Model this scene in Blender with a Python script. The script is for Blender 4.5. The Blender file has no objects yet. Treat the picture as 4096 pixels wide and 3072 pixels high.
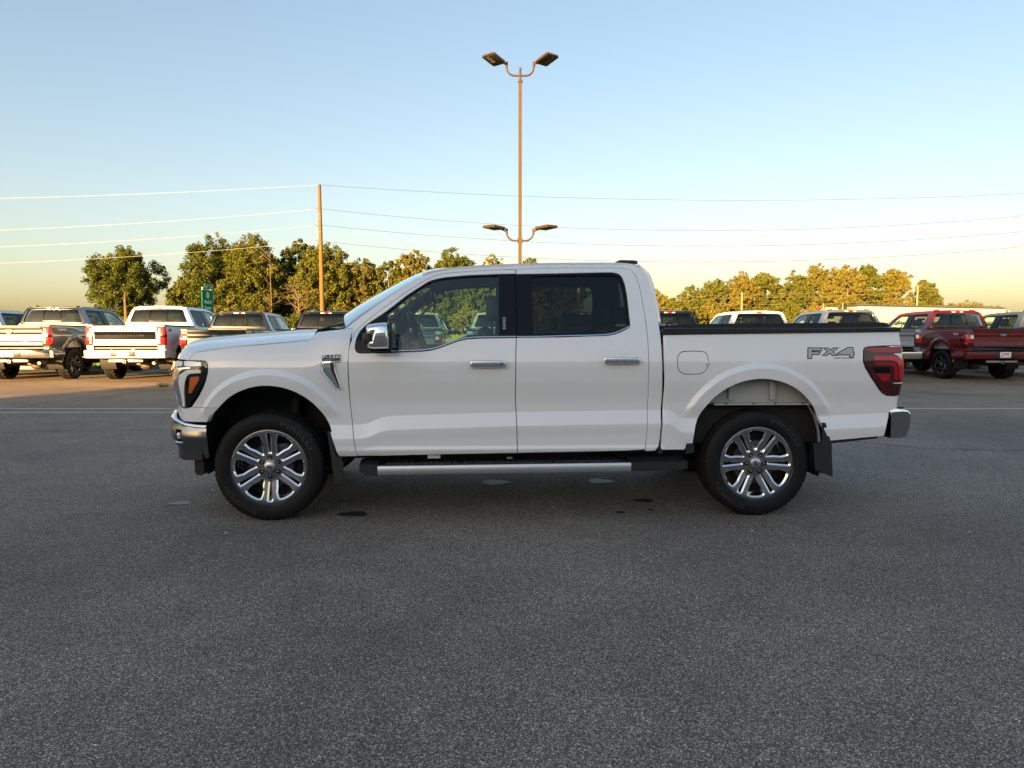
import bpy, bmesh, math, random
import numpy as np
from mathutils import Vector, Matrix
from mathutils.geometry import delaunay_2d_cdt
R = math.radians
rnd = random.Random(7); nr = np.random.RandomState(7)
scene = bpy.context.scene
COL = scene.collection
# ---------------------------------------------------------------- camera, sky, sun, exposure
cd = bpy.data.cameras.new('camera'); cam = bpy.data.objects.new('camera', cd); COL.objects.link(cam)
cam.location = (0, 0, 1.445); cam.rotation_euler = (R(90 - 4.55), 0, 0)
cd.sensor_width = 36; cd.lens = 36 * 2840 / 4096; cd.clip_start = .05; cd.clip_end = 6000
scene.camera = cam
SUN_EL, SUN_AZ = 7.5, 28.0            # azimuth in degrees from -Y towards -X
world = bpy.data.worlds.new('World'); scene.world = world; world.use_nodes = True
wn, wl = world.node_tree.nodes, world.node_tree.links; wn.clear()
sky = wn.new('ShaderNodeTexSky'); sky.sky_type = 'NISHITA'; sky.sun_disc = False
sky.sun_elevation = R(SUN_EL); sky.sun_rotation = R(180 + SUN_AZ)
sky.air_density = 1.05; sky.dust_density = 2.1; sky.ozone_density = 1.2; sky.altitude = 300
bg = wn.new('ShaderNodeBackground'); bg.inputs['Strength'].default_value = .054
wo = wn.new('ShaderNodeOutputWorld')
gm = wn.new('ShaderNodeGamma'); gm.inputs[1].default_value = .73        # eases the range of the sky as the phone did
hs = wn.new('ShaderNodeHueSaturation'); hs.inputs['Saturation'].default_value = 1.16
wl.new(sky.outputs[0], gm.inputs[0]); wl.new(gm.outputs[0], hs.inputs['Color']); tn = wn.new('ShaderNodeMix'); tn.data_type = 'RGBA'; tn.blend_type = 'MULTIPLY'; tn.inputs[0].default_value = 1; tn.inputs[7].default_value = (1, .957, .98, 1)
wl.new(hs.outputs[0], tn.inputs[6]); wl.new(tn.outputs[2], bg.inputs[0]); wl.new(bg.outputs[0], wo.inputs[0])
sd = bpy.data.lights.new('sun', 'SUN'); sd.energy = 3.5; sd.angle = R(.6); sd.color = (1, .60, .22)
sun = bpy.data.objects.new('sun', sd); COL.objects.link(sun)
sv = Vector((-math.sin(R(SUN_AZ)) * math.cos(R(SUN_EL)), -math.cos(R(SUN_AZ)) * math.cos(R(SUN_EL)), math.sin(R(SUN_EL))))
sun.rotation_euler = sv.to_track_quat('Z', 'Y').to_euler(); sun.location = (-5, -20, 30)
vs = scene.view_settings; vs.view_transform = 'Standard'; vs.look = 'None'; vs.gamma = 1; vs.use_curve_mapping = False
vs.exposure = 2.99
scene.cycles.max_bounces = 8; scene.cycles.transparent_max_bounces = 24; scene.cycles.caustics_reflective = False
scene.cycles.caustics_refractive = False; scene.cycles.sample_clamp_indirect = 6
# ---------------------------------------------------------------- body surface of the pickup, in its own metres
# plan curve of the body at its widest, near side (y<0); s = x amidships, arc length round nose and tail
_nose=[(-2.0,-1.0),(-2.12,-.997),(-2.25,-.985),(-2.36,-.965),(-2.45,-.938),(-2.515,-.90),(-2.56,-.845),(-2.60,-.775),(-2.64,-.69),(-2.675,-.60),(-2.708,-.50),(-2.737,-.40),(-2.774,-.20),(-2.785,0)]
def _cr(P,n=12):
    P=np.array(P,float); P=np.vstack([2*P[0]-P[1],P,2*P[-1]-P[-2]]); out=[]
    for i in range(1,len(P)-2):
        t=np.linspace(0,1,n,endpoint=False)[:,None]; a,b,c,d=P[i-1:i+3]
        out.append(.5*(2*b+(c-a)*t+(2*a-5*b+4*c-d)*t*t+(3*b-a-3*c+d)*t**3))
    out.append(P[-2][None]); return np.vstack(out)
_n=_cr(_nose); _ns=-2.0-np.r_[0,np.cumsum(np.hypot(*np.diff(_n,axis=0).T))]
XR=2.955; RR=.05
_a=np.linspace(0,np.pi/2,9)
_r=np.c_[XR-RR+RR*np.sin(_a),-1.0+RR-RR*np.cos(_a)]; _r=np.vstack([_r,[XR,0]])
_rs=XR-RR+np.r_[0,np.cumsum(np.hypot(*np.diff(_r,axis=0).T))]
PS=np.r_[_ns[::-1],_rs]; PX=np.r_[_n[::-1,0],_r[:,0]]; PY=np.r_[_n[::-1,1],_r[:,1]]
def sm(a,b,x): t=np.clip((x-a)/(b-a),0,1); return t*t*(3-2*t)
CAB=np.array([(.30,.93),(.45,.955),(.485,.975),(.515,.992),(.535,1.0),(.545,.997),(.56,.991),(1.0,.990),(1.15,1.0),(1.175,.999),(1.20,.996),(1.28,.982),(1.37,.960),(1.41,.942),(1.84,.745),(1.88,.725),(1.92,.69),(1.94,.655),(1.953,.60),(1.97,.50)])
BED=np.array([(.30,.99),(1.15,1.0),(1.175,.999),(1.20,.996),(1.28,.984),(1.37,.968),(1.43,.956),(1.6,.92)])
FEN=np.array([(.30,.985),(.45,.985),(1.12,1.0),(1.15,.998),(1.20,.989),(1.26,.971),(1.31,.95),(1.35,.915),(1.385,.86),(1.41,.80),(1.44,.70),(1.6,.3)])
def _mk(T):
    z=np.linspace(T[0,0],T[-1,0],400); w=np.interp(z,T[:,0],T[:,1]); k=np.ones(5)/5
    w2=np.convolve(np.pad(w,2,mode='edge'),k,'valid'); return z,w2
CABi,BEDi,FENi=_mk(CAB),_mk(BED),_mk(FEN)
# character line height along s
ZC=np.array([(-3.6,.72),(-1.36,.722),(-1.15,.724),(-1.10,.735),(-1.01,.775),(-.95,.787),(.0,.813),(.98,.824),(1.15,.824),(1.17,.818),(1.24,.764),(1.27,.756),(1.6,.756),(2.25,.768),(2.84,.794),(4.2,.80)])
AR=[(-1.83,.544,.476),(1.84,.556,.504)]   # x, z, radius of arch openings (fitted)
def inset(s,z):
    s=np.asarray(s,float); z=np.asarray(z,float)
    cab=np.interp(z,*CABi); bed=np.interp(z,*BEDi); fen=np.interp(z,*FENi)
    kb=sm(1.105,1.125,s); kf=1-sm(-1.62,-1.30,s)
    w=cab*(1-kb)*(1-kf)+bed*kb+fen*kf
    w=w-.06*sm(1.36,1.44,z)*(1-sm(-1.25,-.85,s))*(1-kf)
    # band under the character line swells out
    zc=np.interp(s,ZC[:,0],ZC[:,1])
    mid=.024*sm(1.02,.88,z)      # tuck above the line
    mid=.024*(1-sm(.86,1.06,z))
    below=.034*np.clip((zc-z)/.10,0,1)
    low=sm(zc-.11,zc-.2,z)*.008
    w=w-mid+below-low
    # wheel arch flares
    for (ax,az,ar) in AR:
        r=np.hypot(s-ax,(z-az))-ar
        f=np.clip((.117-r)/.036,0,1)*sm(.76,.88,z)*.028
        f=np.where(np.abs(s-ax)<.75,f,0)
        w=w+f
    return 1.0-w
def surf(s,z,off=0.0):
    s=np.asarray(s,float); z=np.asarray(z,float)
    x=np.interp(s,PS,PX); y=np.interp(s,PS,PY)
    e=.02; tx=np.interp(s+e,PS,PX)-np.interp(s-e,PS,PX); ty=np.interp(s+e,PS,PY)-np.interp(s-e,PS,PY)
    l=np.hypot(tx,ty)+1e-9; nx,ny=ty/l,-tx/l
    d=off-inset(s,z)
    return np.stack([x+nx*d,y+ny*d,z+0*s],-1)
GEO={
 'front_door':[(0.008,1.893),(-0.174,1.887),(-0.348,1.877),(-0.459,1.868),(-0.556,1.857),(-0.611,1.841),(-0.658,1.821),(-0.726,1.783),(-0.793,1.737),(-0.876,1.679),(-0.96,1.62),(-1.047,1.554),(-1.127,1.488),(-1.17,1.45),(-1.201,1.406),(-1.214,1.36),(-1.23,1.314),(-1.237,1.264),(-1.239,1.218),(-1.238,1.098),(-1.235,0.909),(-1.216,0.687),(-1.201,0.583),(-1.19,0.513),(-1.181,0.49),(-0.973,0.49),(-0.48,0.499),(0.009,0.505),(0,0.809),(-0.007,0.904),(-0.003,1.282),(0.002,1.369),(0.005,1.621)],
 'front_hole':[(-1.18,1.271),(-1.189,1.297),(-1.186,1.323),(-1.182,1.35),(-1.173,1.383),(-1.163,1.419),(-1.132,1.453),(-1.092,1.484),(-1.031,1.524),(-0.981,1.558),(-0.904,1.617),(-0.825,1.682),(-0.759,1.728),(-0.705,1.764),(-0.671,1.787),(-0.637,1.803),(-0.583,1.817),(-0.521,1.828),(-0.348,1.844),(-0.115,1.854),(0.004,1.857),(0.004,1.621),(-0,1.37),(-0.144,1.368),(-0.279,1.365),(-0.373,1.359),(-0.426,1.347),(-0.48,1.329),(-0.533,1.308),(-0.579,1.291),(-0.613,1.282),(-0.646,1.275),(-0.712,1.269),(-0.984,1.259),(-1.143,1.256),(-1.166,1.26)],
 'front_glass':[(-0.97,1.551),(-0.891,1.613),(-0.815,1.675),(-0.752,1.72),(-0.691,1.759),(-0.661,1.778),(-0.623,1.795),(-0.575,1.808),(-0.52,1.817),(-0.348,1.832),(-0.122,1.839),(-0.127,1.381),(-0.279,1.379),(-0.373,1.373),(-0.426,1.361),(-0.48,1.343),(-0.533,1.322),(-0.58,1.304),(-0.613,1.295),(-0.646,1.289),(-0.713,1.283),(-0.905,1.28),(-0.922,1.293),(-0.952,1.45)],
 'front_chrome':[(-0.001,1.377),(-0.144,1.375),(-0.279,1.373),(-0.373,1.367),(-0.426,1.355),(-0.48,1.337),(-0.533,1.316),(-0.58,1.298),(-0.613,1.289),(-0.646,1.283),(-0.713,1.277),(-0.812,1.274),(-0.925,1.272)],
 'rear_chrome':[(0.005,1.375),(0.183,1.377),(0.353,1.382),(0.557,1.386),(0.659,1.39),(0.707,1.395),(0.756,1.407),(0.795,1.424),(0.834,1.443),(0.852,1.453)],
 'rear_door':[(0.008,1.895),(0.237,1.905),(0.519,1.909),(0.767,1.909),(0.838,1.905),(0.872,1.901),(0.899,1.892),(0.918,1.877),(0.934,1.855),(0.948,1.812),(0.96,1.755),(0.972,1.65),(0.982,1.525),(0.987,1.402),(0.99,1.281),(0.99,1.147),(0.991,1.01),(0.996,0.939),(0.992,0.815),(0.984,0.633),(0.974,0.526),(0.82,0.517),(0.009,0.505),(0,0.809),(-0.007,0.904),(-0.003,1.282),(0.002,1.369),(0.005,1.621),(0.008,1.893)],
 'rear_hole':[(0.009,1.853),(0.304,1.859),(0.656,1.868),(0.755,1.869),(0.786,1.864),(0.807,1.855),(0.823,1.839),(0.835,1.812),(0.844,1.776),(0.85,1.734),(0.855,1.678),(0.858,1.566),(0.86,1.491),(0.86,1.46),(0.854,1.45),(0.826,1.431),(0.783,1.41),(0.741,1.396),(0.7,1.388),(0.659,1.384),(0.556,1.382),(0.352,1.375),(0.149,1.372),(0.005,1.371)],
 'rear_glass':[(0.13,1.837),(0.374,1.843),(0.753,1.847),(0.781,1.842),(0.798,1.833),(0.811,1.816),(0.822,1.784),(0.831,1.741),(0.837,1.678),(0.841,1.566),(0.844,1.491),(0.842,1.462),(0.813,1.442),(0.771,1.423),(0.729,1.409),(0.68,1.402),(0.557,1.398),(0.353,1.396),(0.143,1.392),(0.131,1.397)],
 'fender':[(-2.417,1.204),(-2.399,1.234),(-2.375,1.26),(-2.235,1.282),(-2.098,1.3),(-1.95,1.313),(-1.804,1.325),(-1.673,1.337),(-1.547,1.349),(-1.518,1.38),(-1.493,1.412),(-1.371,1.425),(-1.294,1.433),(-1.215,1.437),(-1.224,1.394),(-1.231,1.305),(-1.24,1.193),(-1.241,1.081),(-1.237,0.928),(-1.224,0.775),(-1.216,0.687),(-1.201,0.583),(-1.19,0.513),(-1.181,0.49),(-1.193,0.488),(-1.313,0.489),(-1.326,0.501),(-1.338,0.538),(-1.359,0.603),(-1.382,0.673),(-1.372,0.675),(-1.383,0.709),(-1.397,0.741),(-1.413,0.773),(-1.431,0.803),(-1.451,0.832),(-1.473,0.859),(-1.497,0.885),(-1.524,0.908),(-1.551,0.93),(-1.581,0.949),(-1.611,0.967),(-1.643,0.982),(-1.676,0.994),(-1.71,1.005),(-1.744,1.012),(-1.779,1.017),(-1.814,1.02),(-1.849,1.02),(-1.885,1.017),(-1.919,1.012),(-1.954,1.004),(-1.987,0.993),(-2.02,0.98),(-2.052,0.965),(-2.082,0.948),(-2.112,0.928),(-2.139,0.906),(-2.165,0.882),(-2.189,0.856),(-2.425,0.855),(-2.346,0.945),(-2.303,1.007),(-2.279,1.053),(-2.259,1.12),(-2.261,1.176),(-2.275,1.195),(-2.291,1.203)],
 'cab_E':[(-1.287,1.435),(-1.201,1.51),(-1.125,1.564),(-1.017,1.639),(-0.895,1.722),(-0.775,1.802),(-0.7,1.841),(-0.625,1.868),(-0.487,1.893),(-0.278,1.91),(0.002,1.925),(0.098,1.929),(0.311,1.935),(0.741,1.94),(0.881,1.935),(0.941,1.924),(0.98,1.907),(1.011,1.877),(1.034,1.827),(1.053,1.734),(1.069,1.608),(1.08,1.463)],
 'cab_rear_dn':[(1.082,1.468),(1.085,1.412),(1.088,1.296),(1.091,1.195),(1.096,1.042),(1.1,0.938),(1.09,0.735),(1.084,0.611),(1.075,0.555),(1.049,0.517)],
 'bed':[(1.102,1.39),(1.535,1.397),(2.158,1.405),(2.898,1.414),(3.133,1.414),(3.133,1.308),(2.901,1.309),(2.781,1.306),(2.675,1.3),(2.644,1.294),(2.629,1.269),(2.625,1.187),(2.642,1.141),(2.696,1.059),(2.757,0.98),(2.788,0.948),(2.823,0.929),(2.86,0.924),(2.93,0.924),(3.133,0.924),(3.133,0.827),(2.914,0.827),(2.859,0.808),(2.85,0.766),(2.824,0.696),(2.812,0.619),(2.589,0.6),(2.385,0.583),(2.341,0.668),(2.327,0.713),(2.314,0.728),(2.298,0.767),(2.278,0.805),(2.256,0.84),(2.231,0.874),(2.203,0.906),(2.172,0.935),(2.14,0.961),(2.105,0.985),(2.068,1.005),(2.03,1.023),(1.99,1.037),(1.949,1.048),(1.908,1.055),(1.866,1.059),(1.824,1.06),(1.782,1.057),(1.74,1.05),(1.7,1.04),(1.66,1.027),(1.621,1.01),(1.584,0.99),(1.549,0.967),(1.515,0.941),(1.484,0.913),(1.456,0.882),(1.43,0.849),(1.407,0.814),(1.387,0.776),(1.37,0.738),(1.356,0.698),(1.346,0.657),(1.34,0.616),(1.336,0.574),(1.339,0.571),(1.289,0.569),(1.282,0.543),(1.275,0.522),(1.103,0.522),(1.089,0.535),(1.103,0.785),(1.109,0.99),(1.105,1.144),(1.102,1.245)],
 'fuel':[(1.207,1.185),(1.21,1.225),(1.223,1.25),(1.247,1.265),(1.324,1.269),(1.401,1.265),(1.425,1.253),(1.438,1.225),(1.441,1.184),(1.437,1.154),(1.416,1.118),(1.385,1.1),(1.324,1.096),(1.262,1.096),(1.226,1.114),(1.21,1.144)],
 'tail':[(2.63,1.292),(2.667,1.297),(2.772,1.302),(3.125,1.302),(3.125,0.931),(2.858,0.928),(2.826,0.934),(2.791,0.954),(2.76,0.985),(2.699,1.064),(2.646,1.143),(2.629,1.192),(2.627,1.264)],
 'lamp':[(-2.572,1.199),(-2.422,1.205),(-2.298,1.203),(-2.28,1.198),(-2.266,1.185),(-2.26,1.166),(-2.262,1.086),(-2.268,1.07),(-2.435,0.868),(-2.475,0.845),(-2.521,0.85),(-2.545,0.859),(-2.494,1.046),(-2.539,1.138)],
 'drl':[(-2.572,0.856),(-2.489,1.045),(-2.475,1.092),(-2.455,1.12),(-2.425,1.132),(-2.314,1.135),(-2.314,1.113),(-2.394,1.107),(-2.418,1.099),(-2.436,1.08),(-2.451,1.046),(-2.481,0.943),(-2.496,0.857)],
 'amber':[(-2.4,1.081),(-2.332,1.088),(-2.331,1.061),(-2.408,0.962),(-2.432,0.958),(-2.408,1.047)],
 'toplamp':[(-2.458,1.198),(-2.415,1.2),(-2.315,1.191),(-2.313,1.163),(-2.435,1.16),(-2.455,1.166)],
 'tl_bar':[(2.646,1.287),(2.672,1.295),(2.79,1.296),(2.897,1.296),(2.955,1.279),(2.954,1.263),(2.844,1.259),(2.704,1.258),(2.646,1.272)],
 'tl_L1':[(2.703,1.231),(2.843,1.233),(2.885,1.228),(2.91,1.211),(2.932,1.192),(2.942,1.164),(2.958,1.048),(2.904,1.049),(2.899,1.143),(2.883,1.176),(2.863,1.19),(2.841,1.199),(2.71,1.199)],
 'tl_L2':[(2.712,1.182),(2.841,1.184),(2.869,1.173),(2.883,1.154),(2.89,1.132),(2.893,1.049),(2.869,1.05),(2.864,1.138),(2.855,1.154),(2.841,1.161),(2.718,1.163)],
 'tl_low':[(2.729,1.097),(2.83,1.096),(2.833,1.039),(2.774,1.039)],
 'tl_sil':[(2.854,1.026),(2.954,1.034),(2.956,1.02),(2.872,1.018)],
 'tl_rev':[(2.86,1.249),(2.928,1.252),(2.922,1.203),(2.893,1.23)],
 'vent_all':[(-1.427,1.245),(-1.286,1.249),(-1.29,1.195),(-1.355,1.192),(-1.332,1.187),(-1.332,1.134),(-1.289,0.991),(-1.325,0.99),(-1.381,1.059),(-1.429,1.123),(-1.431,1.193)],
 'vent_badge':[(-1.425,1.243),(-1.291,1.245),(-1.296,1.199),(-1.424,1.196)],
 'vent_dark':[(-1.369,1.187),(-1.333,1.184),(-1.334,1.134),(-1.291,0.993),(-1.306,1.005),(-1.36,1.134)],
 'pocket_f':[(-0.286,1.206),(-0.266,1.223),(-0.179,1.223),(-0.16,1.206),(-0.16,1.149),(-0.179,1.128),(-0.266,1.128),(-0.289,1.15)],
 'pocket_r':[(0.714,1.228),(0.732,1.247),(0.821,1.246),(0.837,1.228),(0.836,1.167),(0.816,1.15),(0.731,1.151),(0.711,1.168)],
}
# ---------------------------------------------------------------- helpers
def tag(o, label=None, cat=None, group=None, kind=None):
    if label: o['label'] = label
    if cat: o['category'] = cat
    if group: o['group'] = group
    if kind: o['kind'] = kind
    return o
def empty(name, loc=(0, 0, 0), rz=0, label=None, cat=None, group=None):
    o = bpy.data.objects.new(name, None); COL.objects.link(o); o.empty_display_size = .3
    o.location = loc; o.rotation_euler = (0, 0, rz); return tag(o, label, cat, group)
def link(name, me, parent=None, mats=()):
    for m in mats: me.materials.append(m)
    o = bpy.data.objects.new(name, me); COL.objects.link(o)
    if parent: o.parent = parent
    return o
def mobj(name, V, Fc, mats, parent=None, smooth=False, mi=None, nrm=None):
    me = bpy.data.meshes.new(name)
    V = np.asarray(V, float)
    me.from_pydata([tuple(v) for v in V], [], [tuple(int(i) for i in f) for f in Fc])
    if not isinstance(mats, (list, tuple)): mats = [mats]
    for m in mats: me.materials.append(m)
    if mi is not None: me.polygons.foreach_set('material_index', np.asarray(mi, 'i'))
    if smooth or nrm is not None:
        me.polygons.foreach_set('use_smooth', np.ones(len(me.polygons), bool))
    me.update()
    if nrm is not None:
        me.normals_split_custom_set_from_vertices([tuple(n) for n in nrm])
    o = bpy.data.objects.new(name, me); COL.objects.link(o)
    if parent: o.parent = parent
    return o
def quads_obj(name, P, mat, parent=None):
    """P: (n,4,3) array of quads -> one mesh, quickly"""
    n = len(P); me = bpy.data.meshes.new(name)
    me.vertices.add(4 * n); me.vertices.foreach_set('co', P.reshape(-1).astype('f'))
    me.loops.add(4 * n); me.loops.foreach_set('vertex_index', np.arange(4 * n, dtype='i'))
    me.polygons.add(n); me.polygons.foreach_set('loop_start', np.arange(0, 4 * n, 4, dtype='i'))
    me.update(calc_edges=True); me.materials.append(mat)
    o = bpy.data.objects.new(name, me); COL.objects.link(o)
    if parent: o.parent = parent
    return o
class MB:
    """collects boxes, tubes, lathes and prisms into one mesh"""
    def __init__(s): s.bm = bmesh.new()
    def box(s, c, d, r=0, rot=None, seg=2, taper=None):
        g = bmesh.ops.create_cube(s.bm, size=1)['verts']
        for v in g:
            v.co = Vector((v.co.x * d[0], v.co.y * d[1], v.co.z * d[2]))
            if taper and v.co.z > 0: v.co.x *= taper; v.co.y *= taper
        if r:
            es = list({e for v in g for e in v.link_edges})
            g = bmesh.ops.bevel(s.bm, geom=es, offset=r, segments=seg, affect='EDGES', profile=.5)['verts']
            g = list({v for v in g})
        if rot: bmesh.ops.rotate(s.bm, cent=(0, 0, 0), matrix=Matrix.Rotation(rot[0], 3, rot[1]), verts=g)
        bmesh.ops.translate(s.bm, vec=c, verts=g); return s
    def tube(s, pts, r, n=8, cap=True):
        pts = [Vector(p) for p in pts]; rings = []
        rr = r if isinstance(r, (list, tuple)) else [r] * len(pts)
        ref = Vector((0, 0, 1)); pu = None
        for i, p in enumerate(pts):
            t = (pts[min(i + 1, len(pts) - 1)] - pts[max(i - 1, 0)]).normalized()
            u = (pu - t * pu.dot(t)) if pu else t.cross(ref)
            if u.length < 1e-3: u = t.cross(Vector((1, 0, 0)))
            u.normalize(); pu = u; w = t.cross(u)
            rings.append([s.bm.verts.new(p + (u * math.cos(a) + w * math.sin(a)) * rr[i]) for a in [2 * math.pi * k / n for k in range(n)]])
        for a, b in zip(rings, rings[1:]):
            for k in range(n): s.bm.faces.new((a[k], a[(k + 1) % n], b[(k + 1) % n], b[k]))
        if cap: s.bm.faces.new(rings[0][::-1]); s.bm.faces.new(rings[-1])
        return s
    def cyl(s, a, b, r, n=16, r2=None): return s.tube([a, b], [r, r if r2 is None else r2], n)
    def prism(s, loops, cap=True):
        """loops: list of equally long 3-D point loops, skinned in order"""
        rs = [[s.bm.verts.new(Vector(p)) for p in L] for L in loops]; n = len(rs[0])
        for a, b in zip(rs, rs[1:]):
            for k in range(n): s.bm.faces.new((a[k], a[(k + 1) % n], b[(k + 1) % n], b[k]))
        if cap: s.bm.faces.new(rs[0][::-1]); s.bm.faces.new(rs[-1])
        return s
    def quad(s, *p): s.bm.faces.new([s.bm.verts.new(Vector(q)) for q in p]); return s
    def obj(s, name, mat, parent=None, smooth=True, ang=38):
        bmesh.ops.recalc_face_normals(s.bm, faces=s.bm.faces)
        me = bpy.data.meshes.new(name)
        for f in s.bm.faces: f.smooth = smooth
        if smooth:
            for e in s.bm.edges:
                if len(e.link_faces) == 2 and e.calc_face_angle(0) > R(ang): e.smooth = False
        s.bm.to_mesh(me); s.bm.free(); me.materials.append(mat)
        o = bpy.data.objects.new(name, me); COL.objects.link(o)
        if parent: o.parent = parent
        return o
def copy_tree(o, parent=None, fn=None):
    c = o.copy(); COL.objects.link(c)
    if parent: c.parent = parent
    if fn: fn(c)
    for ch in list(o.children): copy_tree(ch, c, fn)
    return c
def text_mesh(txt, size=1., ext=0., bold=.0, space=1., shear=0., align='CENTER'):
    cu = bpy.data.curves.new('t', 'FONT'); cu.body = txt; cu.size = size; cu.extrude = ext; cu.offset = bold
    cu.space_character = space; cu.shear = shear; cu.align_x = align; cu.align_y = 'CENTER'; cu.resolution_u = 3
    o = bpy.data.objects.new('t', cu); COL.objects.link(o)
    bpy.context.view_layer.update()
    me = bpy.data.meshes.new_from_object(o.evaluated_get(bpy.context.evaluated_depsgraph_get()))
    bpy.data.objects.remove(o); bpy.data.curves.remove(cu)
    return me
def text_on(name, txt, fmap, c, w, h, mat, parent, bold=0., shear=0., off=.003, space=1., flip=False):
    """lettering laid on a surface: c centre (u,v), w x h in metres, thin raised letters"""
    me = text_mesh(txt, 1., 0, bold, space, shear)
    n = len(me.vertices); co = np.empty(n * 3, 'f'); me.vertices.foreach_get('co', co); co = co.reshape(-1, 3)
    lo, hi = co.min(0), co.max(0)
    u = (co[:, 0] - (lo[0] + hi[0]) / 2) / (hi[0] - lo[0]) * w; v = (co[:, 1] - (lo[1] + hi[1]) / 2) / (hi[1] - lo[1]) * h
    if flip: u = -u
    P = fmap(c[0] + u, c[1] + v, off); me.vertices.foreach_set('co', P.reshape(-1).astype('f'))
    if flip: me.flip_normals()
    me.materials.clear(); me.materials.append(mat); me.update(); me.name = name
    o = bpy.data.objects.new(name, me); COL.objects.link(o)
    if parent: o.parent = parent
    return o
# ---------------------------------------------------------------- sheets cut from a curved surface
def pip(P, poly):
    x, y = P[:, 0], P[:, 1]; inside = np.zeros(len(P), bool); n = len(poly)
    for i in range(n):
        x1, y1 = poly[i]; x2, y2 = poly[(i + 1) % n]
        c = (y1 > y) != (y2 > y)
        if y1 != y2: inside ^= c & (x < (x2 - x1) * (y - y1) / (y2 - y1) + x1)
    return inside
def clean(L, m=.0015):
    out = []
    for p in L:
        if not out or math.hypot(p[0] - out[-1][0], p[1] - out[-1][1]) > m: out.append((float(p[0]), float(p[1])))
    while len(out) > 3 and math.hypot(out[0][0] - out[-1][0], out[0][1] - out[-1][1]) <= m: out.pop()
    return out
def area(L): return .5 * sum(a[0] * b[1] - b[0] * a[1] for a, b in zip(L, L[1:] + L[:1]))
def grow(L, d):
    """offset a loop outwards by d (inwards if negative)"""
    L = clean(L); 
    if area(L) < 0: L = L[::-1]
    n = len(L); out = []
    for i in range(n):
        a, b, c = L[i - 1], L[i], L[(i + 1) % n]
        e1 = Vector((b[0] - a[0], b[1] - a[1])).normalized(); e2 = Vector((c[0] - b[0], c[1] - b[1])).normalized()
        n1 = Vector((e1.y, -e1.x)); n2 = Vector((e2.y, -e2.x)); m = n1 + n2
        if m.length < .2: m = n1
        m = m.normalized(); k = 1 / max(.5, m.dot(n1))
        out.append((b[0] + m.x * d * k, b[1] + m.y * d * k))
    return out
def dens(L, g):
    out = []
    for a, b in zip(L, L[1:] + L[:1]):
        k = max(1, int(math.ceil(math.hypot(b[0] - a[0], b[1] - a[1]) / g)))
        for i in range(k): out.append((a[0] + (b[0] - a[0]) * i / k, a[1] + (b[1] - a[1]) * i / k))
    return out
def normal_of(fmap, u, v, off):
    e = .004
    du = fmap(u + e, v, off) - fmap(u - e, v, off); dv = fmap(u, v + e, off) - fmap(u, v - e, off)
    n = np.cross(du, dv); return n / (np.linalg.norm(n, axis=1)[:, None] + 1e-12)
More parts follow.
